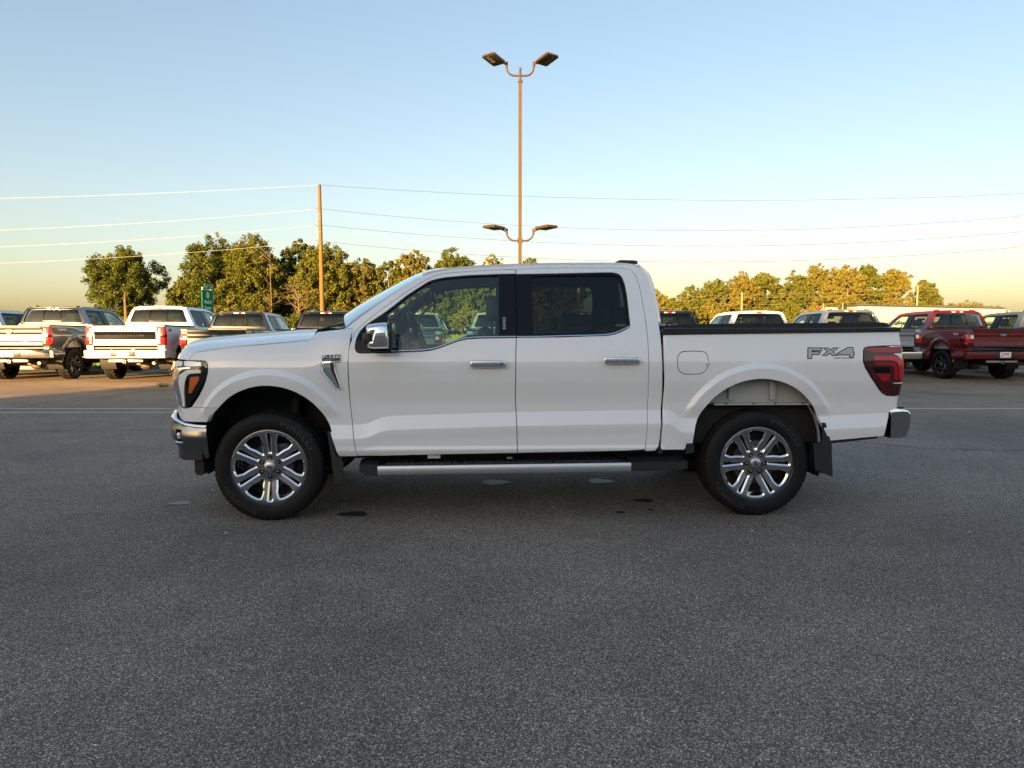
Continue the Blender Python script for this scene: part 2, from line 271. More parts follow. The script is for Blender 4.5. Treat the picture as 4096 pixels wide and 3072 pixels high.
def sheet(name, fmap, outline, mat, parent=None, holes=(), g=.03, rim=.02, off=0., mirror=False, shrink=0., analytic=True, rimmat=None, inner=True, feats=()):
    """a thin pressed panel: the 2-D outline with holes, laid on fmap and given a folded edge of depth rim"""
    out = clean(grow(outline, -shrink) if shrink else outline); hs = [clean(grow(h, shrink) if shrink else h) for h in holes]
    loops = [dens(out, g)] + [dens(h, g) for h in hs]
    pts = []; edges = []
    for L in loops:
        b = len(pts); pts += L; edges += [(b + i, b + (i + 1) % len(L)) for i in range(len(L))]
    nb0 = len(pts); B = np.array(pts); lo, hi = B.min(0), B.max(0)
    for f in feats:
        q = []
        for a, b in zip(f, f[1:]):
            k = max(1, int(math.hypot(b[0] - a[0], b[1] - a[1]) / g)); q += [(a[0] + (b[0] - a[0]) * i / k, a[1] + (b[1] - a[1]) * i / k) for i in range(k)]
        q.append(tuple(f[-1])); Q = np.array(q); ok = pip(Q, out)
        for h in hs: ok &= ~pip(Q, h)
        ok &= np.sqrt(((Q[:, None] - B[None]) ** 2).sum(2)).min(1) > .004
        last = -1
        for i, o_ in enumerate(ok):
            if o_:
                pts.append(q[i])
                if last == i - 1 and last >= 0: edges.append((len(pts) - 2, len(pts) - 1))
                last = i
    B = np.array(pts)
    xs = np.arange(lo[0] + g * .5, hi[0], g); ys = np.arange(lo[1] + g * .43, hi[1], g * .87)
    if inner and len(xs) and len(ys):
        X, Y = np.meshgrid(xs, ys); X[1::2] += g * .5; G = np.c_[X.ravel(), Y.ravel()]
        k = pip(G, out)
        for h in hs: k &= ~pip(G, h)
        G = G[k]
        if len(G):
            keep = np.ones(len(G), bool)
            for i in range(0, len(G), 2000):
                d = ((G[i:i + 2000, None] - B[None]) ** 2).sum(2).min(1); keep[i:i + 2000] = d > (g * .45) ** 2
            pts = pts + [tuple(p) for p in G[keep]]
    V2, E2, F2, *_ = delaunay_2d_cdt([Vector(p) for p in pts], edges, [], 0, 1e-6)
    V2 = np.array([tuple(v) for v in V2]); T = np.array([f for f in F2 if len(f) == 3])
    C = V2[T].mean(1); k = pip(C, out)
    for h in hs: k &= ~pip(C, h)
    T = T[k]
    a = V2[T]; s = (a[:, 1, 0] - a[:, 0, 0]) * (a[:, 2, 1] - a[:, 0, 1]) - (a[:, 2, 0] - a[:, 0, 0]) * (a[:, 1, 1] - a[:, 0, 1])
    T = T[np.abs(s) > 1e-10]; s = s[np.abs(s) > 1e-10]; T[s < 0] = T[s < 0][:, ::-1]
    P = fmap(V2[:, 0], V2[:, 1], off); N = normal_of(fmap, V2[:, 0], V2[:, 1], off)
    nv = len(P); faces = [tuple(t) for t in T]; mi = [0] * len(faces)
    if rim:
        cnt = {}
        for t in T:
            for i in range(3): cnt[(t[i], t[(i + 1) % 3])] = 1
        be = [e for e in cnt if (e[1], e[0]) not in cnt]
        ids = sorted({i for e in be for i in e}); m1 = {q: nv + j for j, q in enumerate(ids)}; m2 = {q: nv + len(ids) + j for j, q in enumerate(ids)}
        Pr = P[ids]; Nr = N[ids]
        P = np.vstack([P, Pr, Pr - Nr * rim]); Z = np.zeros((2 * len(ids), 3))
        faces += [(m1[b], m1[a], m2[a], m2[b]) for a, b in be]; mi += [1 if rimmat else 0] * len(be)
        N = np.vstack([N, Z])
    mats = [mat] + ([rimmat] if rimmat else [])
    objs = []
    for sgn in ((1, -1) if mirror else (1,)):
        if sgn == 1: PP, NN, FF = P, N, faces
        else: PP = P * [1, -1, 1]; NN = N * [1, -1, 1]; FF = [f[::-1] for f in faces]
        objs.append(mobj(name, PP, FF, mats, parent if not isinstance(parent, (list, tuple)) else parent[0 if sgn == 1 else 1], True, mi, NN if analytic else None))
    return objs if mirror else objs[0]
def both(fn):
    """run a builder for the near (-1) and the far (+1) side"""
    return [fn(-1), fn(1)]
# ---------------------------------------------------------------- materials
def mat(name, col=(.5, .5, .5), rough=.5, metal=0., coat=0., spec=.5, emit=None, bump=None, vary=None, alpha=None):
    m = bpy.data.materials.new(name); m.use_nodes = True; nt = m.node_tree; b = nt.nodes['Principled BSDF']
    b.inputs['Base Color'].default_value = (*col, 1); b.inputs['Roughness'].default_value = rough
    b.inputs['Metallic'].default_value = metal; b.inputs['Coat Weight'].default_value = coat
    b.inputs['Coat Roughness'].default_value = .03; b.inputs['Specular IOR Level'].default_value = spec
    tc = None
    def noise(sc, det=3):
        n = nt.nodes.new('ShaderNodeTexNoise'); n.inputs['Scale'].default_value = sc; n.inputs['Detail'].default_value = det
        c = nt.nodes.new('ShaderNodeTexCoord'); nt.links.new(c.outputs['Object'], n.inputs['Vector']); return n
    if vary:
        n = noise(vary[0]); r = nt.nodes.new('ShaderNodeMapRange'); r.inputs[1].default_value = .3; r.inputs[2].default_value = .7
        r.inputs[3].default_value = 1 - vary[1]; r.inputs[4].default_value = 1 + vary[1]; nt.links.new(n.outputs['Fac'], r.inputs[0])
        mx = nt.nodes.new('ShaderNodeMix'); mx.data_type = 'RGBA'; mx.blend_type = 'MULTIPLY'; mx.inputs[0].default_value = 1
        mx.inputs[6].default_value = (*col, 1); nt.links.new(r.outputs[0], mx.inputs[7]); nt.links.new(mx.outputs[2], b.inputs['Base Color'])
    if bump:
        n = noise(bump[0]); bp = nt.nodes.new('ShaderNodeBump'); bp.inputs['Distance'].default_value = bump[1]; bp.inputs['Strength'].default_value = .6
        nt.links.new(n.outputs['Fac'], bp.inputs['Height']); nt.links.new(bp.outputs[0], b.inputs['Normal'])
    if emit: b.inputs['Emission Color'].default_value = (*emit[0], 1); b.inputs['Emission Strength'].default_value = emit[1]
    return m
def paint(name, col, metal=0.0):
    m = mat(name, col, .32 if metal else .42, metal, 1.0, .45); nt = m.node_tree; b = nt.nodes['Principled BSDF']; b.inputs['Coat IOR'].default_value = 1.75
    # faint orange peel and road dust
    c = nt.nodes.new('ShaderNodeTexCoord'); n = nt.nodes.new('ShaderNodeTexNoise'); n.inputs['Scale'].default_value = 3; n.inputs['Detail'].default_value = 5
    nt.links.new(c.outputs['Object'], n.inputs['Vector'])
    r = nt.nodes.new('ShaderNodeMapRange'); r.inputs[1].default_value = .35; r.inputs[2].default_value = .75; r.inputs[3].default_value = .008; r.inputs[4].default_value = .03
    nt.links.new(n.outputs['Fac'], r.inputs[0]); nt.links.new(r.outputs[0], b.inputs['Coat Roughness'])
    n2 = nt.nodes.new('ShaderNodeTexNoise'); n2.inputs['Scale'].default_value = 2.2; nt.links.new(c.outputs['Object'], n2.inputs['Vector'])
    bp = nt.nodes.new('ShaderNodeBump'); bp.inputs['Distance'].default_value = .0007; bp.inputs['Strength'].default_value = .5
    nt.links.new(n2.outputs['Fac'], bp.inputs['Height']); nt.links.new(bp.outputs[0], b.inputs['Normal']); nt.links.new(bp.outputs[0], b.inputs['Coat Normal'])
    return m
def glass(name, tint, refl=1.0, rough=.0):
    m = bpy.data.materials.new(name); m.use_nodes = True; nt = m.node_tree; nt.nodes.clear()
    t = nt.nodes.new('ShaderNodeBsdfTransparent'); t.inputs[0].default_value = (*tint, 1)
    gl = nt.nodes.new('ShaderNodeBsdfGlossy'); gl.inputs['Roughness'].default_value = rough; gl.inputs[0].default_value = (.95, 1, .98, 1)
    fr = nt.nodes.new('ShaderNodeFresnel'); fr.inputs[0].default_value = 1.5
    ml = nt.nodes.new('ShaderNodeMath'); ml.operation = 'MULTIPLY_ADD'; ml.inputs[1].default_value = 1.35 * refl; ml.inputs[2].default_value = .015; ml.use_clamp = True
    mx = nt.nodes.new('ShaderNodeMixShader'); o = nt.nodes.new('ShaderNodeOutputMaterial')
    nt.links.new(fr.outputs[0], ml.inputs[0]); nt.links.new(ml.outputs[0], mx.inputs[0]); nt.links.new(t.outputs[0], mx.inputs[1]); nt.links.new(gl.outputs[0], mx.inputs[2]); nt.links.new(mx.outputs[0], o.inputs[0])
    return m
M = dict(
    white=paint('oxford_white_paint', (.86, .885, .905)),
    chrome=mat('chrome', (.88, .89, .9), .06, 1), darkchrome=mat('dark_chrome', (.45, .46, .48), .12, 1),
    bumper=mat('ground_tone_chrome', (.25, .265, .29), .16, 1), ledlens=mat('led_lens', (.16, .16, .15), .4), letter=mat('black_letter', (.03, .03, .03), .7, 0, 0, .1), alu=mat('brushed_alloy', (.55, .56, .58), .3, 1, bump=(60, .0004)),  # bumper tone darkened to stand in for the dark ground it reflects
    hubm=mat('dark_hub_steel', (.05, .05, .052), .5, .5), gun=mat('gunmetal_wheel_paint', (.19, .195, .21), .28, .65, .5),
    blackgloss=mat('gloss_black_trim', (.006, .007, .011), .10, 0, 0, .22), black=mat('black_plastic', (.018, .019, .021), .45, bump=(300, .0006)),
    satin=mat('satin_black_cover', (.014, .016, .022), .38, bump=(14, .002)),
    rubber=mat('tyre_rubber', (.008, .008, .009), .66, 0, 0, .28, bump=(90, .0012), vary=(6, .3)), under=mat('underbody_black', (.012, .012, .012), .7),
    trim=mat('interior_trim', (.065, .085, .095), .75), seat=mat('grey_seat_leather', (.08, .085, .095), .5, bump=(40, .002)),
    liner=mat('headliner_cloth', (.12, .15, .17), .9), gside=glass('clear_side_glass', (.60, .82, .75), .95), gwind=glass('windscreen_glass', (.70, .84, .80), 1.3),
    gtint=glass('privacy_glass', (.18, .215, .225), .34), lens=glass('clear_lens', (.94, .95, .96), .8),
    red=mat('red_lens', (.36, .007, .011), .12, 0, .6), deepred=mat('dark_red_lens', (.060, .003, .005), .1, 0, .7), sidetext=mat('sidewall_text_rubber', (.035, .035, .036), .55), brightred=mat('bright_red_lens', (.60, .010, .016), .12, 0, .6),
    amber=mat('amber_reflector', (.62, .13, .03), .2, 0, .5), clearl=mat('pale_lamp_reflector', (.78, .78, .76), .18, .3, .5), drl=mat('satin_lamp_bracket', (.84, .86, .88), .3, 0, .4),
    plate=mat('plate_white', (.85, .85, .85), .35), redprint=mat('red_print', (.6, .03, .03), .5), blueprint=mat('blue_print', (.02, .05, .2), .4),
    bedwall=mat('bare_primer_white', (.42, .44, .44), .5), steel=mat('rusty_steel', (.13, .10, .08), .6, .6, vary=(9, .4)), galv=mat('dull_steel', (.35, .34, .33), .4, .8),
    silverdecal=mat('silver_decal', (.50, .52, .54), .35, .2), darkdecal=mat('charcoal_decal', (.03, .033, .04), .4), whiteprint=mat('white_print', (.8, .8, .8), .5),
)
SIDE = surf
PMIN = float(PS.min())
def surf2(s, z, off=0.):
    s = np.asarray(s, float); z = np.asarray(z, float) + 0 * s; far = s < PMIN
    s2 = np.where(far, 2 * PMIN - s, s); P = surf(s2, z, off); P[..., 1] *= np.where(far, -1, 1); return P
# ---------------------------------------------------------------- upper cab: one skin lofted between the two cab edges
_E = np.array(GEO['cab_E']); E3 = surf(_E[:, 0], _E[:, 1])
_el = np.r_[0, np.cumsum(np.linalg.norm(np.diff(E3[:, [0, 2]], axis=0), axis=1))]
_ee = np.linspace(0, _el[-1], 240)
def _smooth(a, k=7):
    p = np.pad(a, k // 2, mode='edge'); return np.convolve(p, np.ones(k) / k, 'valid')
_ex, _ey, _ez = [_smooth(np.interp(_ee, _el, E3[:, i])) for i in range(3)]
_tx, _tz = np.gradient(_ex, _ee), np.gradient(_ez, _ee); _tl = np.hypot(_tx, _tz); _nx, _nz = _smooth(-_tz / _tl, 9), _smooth(_tx / _tl, 9)
def e_at_x(x): return float(np.interp(x, _ex[:-40], _ee[:-40]))
E_TOP = e_at_x(-.70); E_BACK = e_at_x(1.0); E_END = float(_ee[-1])
_bul = np.interp(_ee, [0, E_TOP - .1, E_TOP + .25, E_BACK - .25, E_BACK, E_END], [.17, .10, .05, .045, .05, .06])
VM = .72
def loft(e, v, off=0.):
    e = np.clip(np.asarray(e, float), 0, E_END); v = np.asarray(v, float) + 0 * e; t = np.clip(v / VM, -1, 1)
    x, y, z, nx, nz, b = [np.interp(e, _ee, a) for a in (_ex, _ey, _ez, _nx, _nz, _bul)]
    k = sm(E_BACK - .2, E_BACK + .05, e)
    g = (1 - np.abs(t) ** 2.4) * (1 - k) + k * (.62 * (1 - np.abs(t) ** 9) + .38 * (1 - t * t))
    return np.stack([x + nx * (b * g + off), -y * t * -1 * -1 * -1, z + nz * (b * g + off)], -1)
def rect(u0, u1, v0, v1, r=0, n=5):
    if not r: return [(u0, v0), (u1, v0), (u1, v1), (u0, v1)]
    out = []
    for cx, cy, a0 in ((u1 - r, v0 + r, -90), (u1 - r, v1 - r, 0), (u0 + r, v1 - r, 90), (u0 + r, v0 + r, 180)):
        for i in range(n + 1):
            a = R(a0 + 90 * i / n); out.append((cx + r * math.cos(a), cy + r * math.sin(a)))
    return out
def rear(y, z, off=0.):
    """tail face of the bed, u = y to the right seen from behind (y grows with u)"""
    y = np.asarray(y, float); z = np.asarray(z, float) + 0 * y
    x = XR - .012 + .020 * sm(1.33, 1.37, z) - .014 * sm(1.24, 1.215, z) * sm(1.00, 1.03, z) + .012 * sm(.93, .88, z) + .012 * (1 - (y / .8) ** 2)
    return np.stack([x + off, y, z], -1)
# hood
HE = surf(*np.array([(-2.413, 1.207), (-2.395, 1.236), (-2.371, 1.262), (-2.30, 1.274), (-2.234, 1.285), (-2.097, 1.302), (-1.95, 1.316), (-1.804, 1.328), (-1.673, 1.340), (-1.547, 1.352), (-1.50, 1.362)]).T)
HA = np.linspace(0, 1, len(HE)); HA = np.r_[0, np.cumsum(np.linalg.norm(np.diff(HE, axis=0), axis=1))]; HA /= HA[-1]
def hood(a, t, off=0.):
    a = np.clip(np.asarray(a, float), 0, 1); t = np.asarray(t, float) + 0 * a; at = np.clip(np.abs(t), 0, 1)
    x, y, z = [np.interp(a, HA, HE[:, i]) for i in range(3)]
    zc = np.interp(a, [0, .02, .05, .10, .2, .5, .8, 1], [1.212, 1.255, 1.300, 1.335, 1.362, 1.392, 1.418, 1.430])
    yn = np.array([0, .2, .4, .5, .6, .69, .775, .845, .90]); xn = np.array([-2.785, -2.774, -2.737, -2.708, -2.675, -2.64, -2.60, -2.56, -2.515])
    xf = np.interp(at * .90, yn, xn) + .035; d = xf - (xn[-1] + .035)
    x2 = x + (np.interp(at * .9, yn, xn) + .05 - HE[0, 0]) * (1 - a) ** 1.6 * (1 - at ** 12) * 1.0 - .10 * a * (1 - at ** 2)
    g = 1 - at ** 3.0; dome = .014 * sm(.62, .54, at) * sm(0, .12, a)
    return np.stack([x2, -y * t * -1 * -1 * -1, z + (zc - z) * g + dome + off], -1)
# ---------------------------------------------------------------- wheels
def ring_pts(r, y, n, c=(0, 0)): return [(c[0] + r * math.cos(2 * math.pi * k / n), y, c[1] + r * math.sin(2 * math.pi * k / n)) for k in range(n)]
def face_y(u, v, off=0.):
    u = np.asarray(u, float); v = np.asarray(v, float) + 0 * u; r = np.hypot(u, v)
    y = np.interp(r, [0, .03, .05, .10, .16, .235, .258, .268, .275], [.022, .022, .030, .034, .020, .003, .0, .002, .006]); return np.stack([u, y - off, v], -1)
def tyre_obj(parent, rr=.41, rb=.279, hw=.138, n=256, knob=False):
    prof = [(rb, .100), (rb + .006, .118), (rb + .022, .131), (rb + .05, hw), (rr - .045, hw - .002), (rr - .022, hw - .010), (rr - .008, hw - .022)]
    ys = [.112, .100, .090, .082, .074, .066, .050, .042, .034, .026, .010, .002]
    tread = [(rr - .001 - .004 * (y / .11) ** 4, y) for y in ys]
    half = prof + tread; full = half + [(r, -y) for r, y in half[::-1]]
    V = []; A = 2 * math.pi / n
    for k in range(n):
        ph = k % 4
        for j, (r, y) in enumerate(full):
            ay = abs(y); rad = r
            if r > rr - .012:
                if ay in (.082, .074, .034, .026): rad -= (.012 if ay in (.074, .034) else .0) * (1.4 if knob else 1)
                if ay > .08 and ph == 0: rad -= .006 * (3.2 if knob else 1)
                if .03 < ay < .08 and (k + (2 if y > 0 else 1)) % 4 == 0: rad -= .008 * (2 if knob else 1)
                if ay < .03 and k % 8 == 3: rad -= .006
            elif r > rr - .03 and ph == 0: rad -= .003 if not knob else .012
            a = A * (k + .10 * (y / .1)); V.append((rad * math.cos(a), y, rad * math.sin(a)))
    m = len(full); Fc = []
    for k in range(n):
        k2 = (k + 1) % n
        for j in range(m - 1): Fc.append((k * m + j, k2 * m + j, k2 * m + j + 1, k * m + j + 1))
    o = mobj('tyre', V, Fc, M['rubber'], parent, True)
    me = o.data; bm = bmesh.new(); bm.from_mesh(me)
    bmesh.ops.recalc_face_normals(bm, faces=bm.faces)
    for e in bm.edges:
        if len(e.link_faces) == 2 and e.calc_face_angle(0) > R(30): e.smooth = False
    bm.to_mesh(me); bm.free()
    # raised sidewall lettering and rib
    mb = MB(); mb.tube([(.342 * math.cos(a), -hw - .0005, .342 * math.sin(a)) for a in np.linspace(0, 2 * math.pi, 65)], .0016, 4, False)
    return o, mb
def rim_obj(parent, phase, style='six', black=False):
    face = M['blackgloss'] if black else M['gun']; chm = M['gun'] if black else M['chrome']; nn = 6
    def rot(P, a): return [(x * math.cos(a) - y * math.sin(a), x * math.sin(a) + y * math.cos(a)) for x, y in P]
    slot = [(.094, -.015), (.150, -.018), (.244, -.023), (.253, -.015), (.255, 0), (.253, .015), (.244, .023), (.150, .018), (.094, .015), (.090, 0)]
    win = [(.092, -.008), (.146, -.034), (.182, -.058), (.228, -.068), (.241, -.061), (.2515, -.035), (.254, 0), (.2515, .035), (.241, .061), (.228, .068), (.182, .058), (.146, .034), (.092, .008)]
    holes = []
    for k in range(nn):
        holes.append(rot(slot, phase + k * math.pi / 3)); holes.append(rot(win, phase + (k + .5) * math.pi / 3))
    circ = [(.272 * math.cos(t), .272 * math.sin(t)) for t in np.linspace(0, 2 * math.pi, 72, endpoint=False)]
    fm = lambda u, v, off=0.: face_y(u, v, off)
    # nut pockets
    pock = [[(.068 * math.cos(phase + k * math.pi / 3) + .0165 * math.cos(t), .068 * math.sin(phase + k * math.pi / 3) + .0165 * math.sin(t)) for t in np.linspace(0, 2 * math.pi, 12, endpoint=False)] for k in range(nn)]
    rim = sheet('rim', fm, circ, face, parent, holes + pock, g=.014, rim=0, analytic=True)
    mb = MB()
    for H, dd in [(h, .0115) for h in holes] + [(p, .001) for p in pock]:
        H = dens(clean(H), .02); n = len(H); c = np.mean(H, 0)
        Hi = grow(H, -dd)
        if area(H) < 0: H = H[::-1]
        Hi = Hi if len(Hi) == len(H) else H
        P0 = face_y(*np.array(H).T, 0.); P1 = face_y(*np.array(Hi).T, 0.) + [0, .008, 0]; P2 = P1 + [0, .006, 0]
        mb.prism([P0, P1], cap=False)
    ch = mb.obj('spoke_bevel', chm, rim, True, 60)
    mb = MB()
    for H, dd, dp in [(h, .0115, .055) for h in holes] + [(p, .001, .02) for p in pock]:
        H = dens(clean(H), .02)
        if area(H) < 0: H = H[::-1]
        Hi = grow(H, -dd); P1 = face_y(*np.array(Hi).T, 0.) + [0, .008, 0]; P2 = P1 * [1, 0, 1] + [0, dp, 0]
        mb.prism([P1, P2], cap=False)
    mb.obj('spoke_wall', M['darkchrome'] if not black else face, rim, True, 50)
    # barrel, outer lip
    mb = MB(); prof = [(.2725, .004), (.276, -.004), (.279, .002), (.276, .012), (.262, .02), (.252, .05), (.245, .16), (.262, .2)]
    mb.prism([ring_pts(r, y, 64) for r, y in prof], cap=False); mb.obj('rim_lip', M['darkchrome'] if not black else face, rim, True, 50)
    return rim
def make_wheel(parent, x, side, phase, zc=.405, hi=True, black=False, knob=False, size=1.0):
    """side -1 near, +1 far; the outer face looks to -y in the wheel's own frame"""
    w = MB()
    w.prism([ring_pts(r, y, 32) for r, y in ((.02, .060), (.165, .060), (.17, .066), (.17, .085), (.02, .09))]); w.cyl((0, .05, 0), (0, .22, 0), .075, 20)
    w.box((.06, .10, .13), (.16, .10, .09), .02)
    o = w.obj('wheel', M['hubm'], parent); o.location = (x, side * .955, zc); o.rotation_euler = (0, 0, 0 if side < 0 else math.pi); o.scale = (size,) * 3
    back = MB(); back.prism([ring_pts(r, y, 32) for r, y in ((.01, .13), (.245, .13))], cap=False); back.obj('brake_shield', M['under'], o)
    ty, mb = tyre_obj(o, n=256 if hi else 96, knob=knob); ty.location = (0, .118, 0)
    rb = mb.obj('sidewall_rib', M['rubber'], ty)
    if hi:
        fm = lambda u, v, off=0.: np.stack([(.345 + v) * np.sin(u / .345), -.1385 + 0 * u, (.345 + v) * np.cos(u / .345)], -1)
        for j, tx in enumerate(('PIRELLI', 'SCORPION')):
            t = text_on('sidewall_lettering', tx, fm, (.25 + 1.08 * j, 0), .30, .032, M['sidetext'], ty, bold=.01, off=0)
    rim = rim_obj(o, phase, black=black); rim.scale = (1.045, 1, 1.045)
    c = MB(); c.prism([ring_pts(r, y, 32) for r, y in ((.041, .032), (.040, .014), (.036, .011), (.001, .010))]); hc = c.obj('hub_cap', M['alu'] if not black else M['black'], o)
    if hi:
        e = [(.023 * math.cos(t), .0100, .0105 * math.sin(t)) for t in np.linspace(0, 2 * math.pi, 24, endpoint=False)]
        a = R(-8 if phase > .2 else -60)
        e2 = [(p[0] * math.cos(a) - p[2] * math.sin(a), p[1] - .0012, p[0] * math.sin(a) + p[2] * math.cos(a)) for p in e]
        MB().prism([[(q[0], q[1] + .003, q[2]) for q in e2], e2]).obj('oval_badge', M['blueprint'], hc)
        fm = lambda u, v, off=0.: np.stack([u * math.cos(a) - v * math.sin(a), .0095 - off + 0 * u, u * math.sin(a) + v * math.cos(a)], -1)
        text_on('badge_script', 'Ford', fm, (0, 0), .032, .012, M['alu'], hc, shear=.35, off=.0012)
    for k in range(6):
        a = phase + k * math.pi / 3; n = MB(); n.prism([ring_pts(r, y, 6, (.068 * math.cos(a), .068 * math.sin(a))) for r, y in ((.012, .05), (.012, .024), (.008, .018))]); n.obj('lug_nut', M['chrome'], o)
    return o
# ---------------------------------------------------------------- pickup
def pl(pts, y): return [(p[0], y, p[1]) for p in pts]
def ptsurf(L, off=0.):
    L = np.array(L); return [tuple(p) for p in surf(L[:, 0], L[:, 1], off)]
def mir(P): return [(p[0], -p[1], p[2]) for p in P]
def resample(L, n=28):
    L = np.array(L, float); d = np.r_[0, np.cumsum(np.linalg.norm(np.diff(L, axis=0), axis=1))]; t = np.linspace(0, d[-1], n)
    return np.stack([np.interp(t, d, L[:, i]) for i in range(L.shape[1])], 1)
def seat(parent, x, y, w, name='seat', z0=.80):
    s = MB(); s.box((x, y, z0 + .09), (.52, w, .16), .05, seg=3); s.box((x + .05, y, z0 - .04), (.40, w * .7, .16), .02)
    o = s.obj(name, M['seat'], parent)
    b = MB(); b.box((0, 0, .27), (.15, w, .56), .055, seg=3, taper=.86); q = b.obj('seat_back', M['seat'], o); q.location = (x + .22, y, z0 + .12); q.rotation_euler = (0, R(17), 0)
    hx = x + .42
    if w < .8:
        h = MB(); h.box((hx, y, z0 + .80), (.10, .27, .20), .045, seg=3); h.cyl((hx, y - .06, z0 + .62), (hx, y - .06, z0 + .8), .007, 6); h.cyl((hx, y + .06, z0 + .62), (hx, y + .06, z0 + .8), .007, 6); h.obj('headrest', M['seat'], o)
    else:
        for dy in (-.5, .0, .5):
            h = MB(); h.box((hx, y + dy, z0 + .76), (.09, .24, .13), .04, seg=3); h.obj('headrest', M['seat'], o)
    return o
def make_pickup(name, g=.03, style='half', hero=False):
    root = empty(name); A = M['white']; hi = hero
    # --- side panels
    FT = []
    for ax, az, ar in AR:
        for dr in (.077, .085, .1135, .1205): FT.append([(ax + (ar + dr) * math.cos(t), az + (ar + dr) * math.sin(t)) for t in np.linspace(R(10), R(170), 60)])
    xz = np.arange(-1.36, 2.9, .02)
    for dz in (.004, -.004, -.096, -.104): FT.append([(float(x), float(np.interp(x, ZC[:, 0], ZC[:, 1])) + dz) for x in xz])
    if not hi: FT = []
    fd = GEO['front_door']; rdr = GEO['rear_door']; E = GEO['cab_E']
    top_front = fd[:16]; rear_cut = rdr[:21]
    cabside = E[:-1] + GEO['cab_rear_dn'][1:] + [(.975, .515)] + rear_cut[::-1] + top_front[1:] + [(-1.224, 1.437)]
    sheet('cab_side', surf, cabside, A, root, feats=FT, g=g, rim=.03, mirror=True, shrink=.001)
    fen = GEO['fender']
    sheet('front_fender', surf, fen, A, root, feats=FT, g=g, rim=.035, mirror=True, shrink=.0018)
    fdo = sheet('front_door', surf, fd, A, root, [GEO['front_hole']], feats=FT, g=g, rim=.03, mirror=True, shrink=.0032)
    rdo = sheet('rear_door', surf, rdr, A, root, [GEO['rear_hole']], feats=FT, g=g, rim=.03, mirror=True, shrink=.0032)
    bedo = GEO['bed']; tailo = GEO['tail']
    if style == 'super':
        i0 = [i for i, p in enumerate(bedo) if p == (3.133, 1.308)][0]; i1 = [i for i, p in enumerate(bedo) if p == (2.93, .924)][0]
        bedo = bedo[:i0] + [(3.133, 1.395), (2.84, 1.392), (2.84, .93), (3.133, .93)] + bedo[i1 + 2:]
        bedo = [p for p in bedo if not (p[0] > 3.0 and 1.40 < p[1])] ; bedo = [p if p != (2.898, 1.414) else (2.90, 1.414) for p in bedo]
        bedo = [p for p in bedo if not (p[0] > 3.0 and p[1] > 1.39)]; k = [i for i, p in enumerate(bedo) if p == (2.90, 1.414)][0]
        bedo = bedo[:k + 1] + [(3.133, 1.414), (3.133, 1.394)] + bedo[k + 1:]
        tailo = [(2.845, .936), (3.125, .936), (3.125, 1.387), (2.845, 1.387)]
    bed = sheet('bed_side', surf, bedo, A, root, [GEO['fuel']] if hi else [], feats=FT, g=g, rim=.035, mirror=True, shrink=.003)
    if hi:
        sheet('fuel_door', surf, GEO['fuel'], A, bed, g=.03, rim=.006, mirror=True, shrink=.0025)
        sheet('fuel_recess', surf, grow(GEO['fuel'], .015), M['under'], bed, g=.05, rim=0, off=-.018, mirror=True, analytic=False)
        MB().box((1.428, -1.004, 1.182), (.034, .012, .026), .005).obj('fuel_door_hinge', A, bed[0])
    # --- glass, trims and shell behind the doors
    for nm, hole, gl, crm, dr, mt in (('front', 'front_hole', 'front_glass', 'front_chrome', fdo, 'gside'), ('rear', 'rear_hole', 'rear_glass', 'rear_chrome', rdo, 'gtint')):
        tr = sheet('window_trim', surf, GEO[hole], M['blackgloss'] if nm == 'rear' else M['blackgloss'], dr, [GEO[gl]], g=.05, rim=.02, off=-.004, mirror=True, shrink=.001)
        sheet('window', surf, GEO[gl], M[mt], dr, g=.06, rim=0, off=-.014, mirror=True)
        L = resample(ptsurf(GEO[crm], .001), 26)
        for k, d in enumerate(dr):
            P = [tuple(p) for p in L]; P = P if k == 0 else mir(P); MB().tube(P, .0062, 6).obj('chrome_moulding', M['chrome'], d)
            mb = MB()
            if nm == 'front': mb.box((-.2105, 0, 1.177), (.262, .030, .052), .012, seg=3); mb.box((-.2105, .018, 1.177), (.20, .03, .02), .004)
            else: mb.box((.7825, 0, 1.200), (.268, .030, .050), .012, seg=3); mb.box((.7825, .018, 1.2), (.2, .03, .02), .004)
            h = mb.obj('door_handle', M['chrome'], d); h.location = (0, -1.026 if k == 0 else 1.026, 0); h.rotation_euler = (0, 0, 0)
            if k == 1: h.scale = (1, -1, 1)
            if hi and k == 0 and nm == 'front':
                kk = MB().tube([(-.112, -1.040, 1.18), (-.112, -1.044, 1.18)], .010, 14).obj('key_lock', M['darkchrome'], h); kk.parent = d
        if nm == 'front' and hi:
            k = sheet('entry_keypad', surf, rect(-.104, -.070, 1.425, 1.525, .008), M['black'], fdo[0], g=.03, rim=.004, off=.001)
            for i in range(5): sheet('key', surf, rect(-.096, -.079, 1.433 + i * .0185, 1.446 + i * .0185, .003), M['galv'], k, g=.03, rim=.001, off=.0035)
    shell = E[:-1] + GEO['cab_rear_dn'][1:] + [(.6, .50), (-.4, .49), (-1.18, .50), (-1.20, .9), (-1.20, 1.43)]
    sheet('door_lining', surf, shell, M['trim'], root, [grow(GEO['front_glass'], .004), grow(GEO['rear_glass'], .004)], g=.06, rim=.035, off=-.05, mirror=True, analytic=False)
    # --- roof, windscreen, back
    Ev = VM
    roof = sheet('roof', loft, [(E_TOP, -Ev), (E_BACK + .01, -Ev), (E_BACK + .01, Ev), (E_TOP, Ev)], A, root, g=.05, rim=.015)
    ws = sheet('windscreen', loft, [(.012, -Ev + .012), (E_TOP - .004, -Ev + .012), (E_TOP - .004, Ev - .012), (.012, Ev - .012)], M['gwind'], root, g=.07, rim=0, off=-.002)
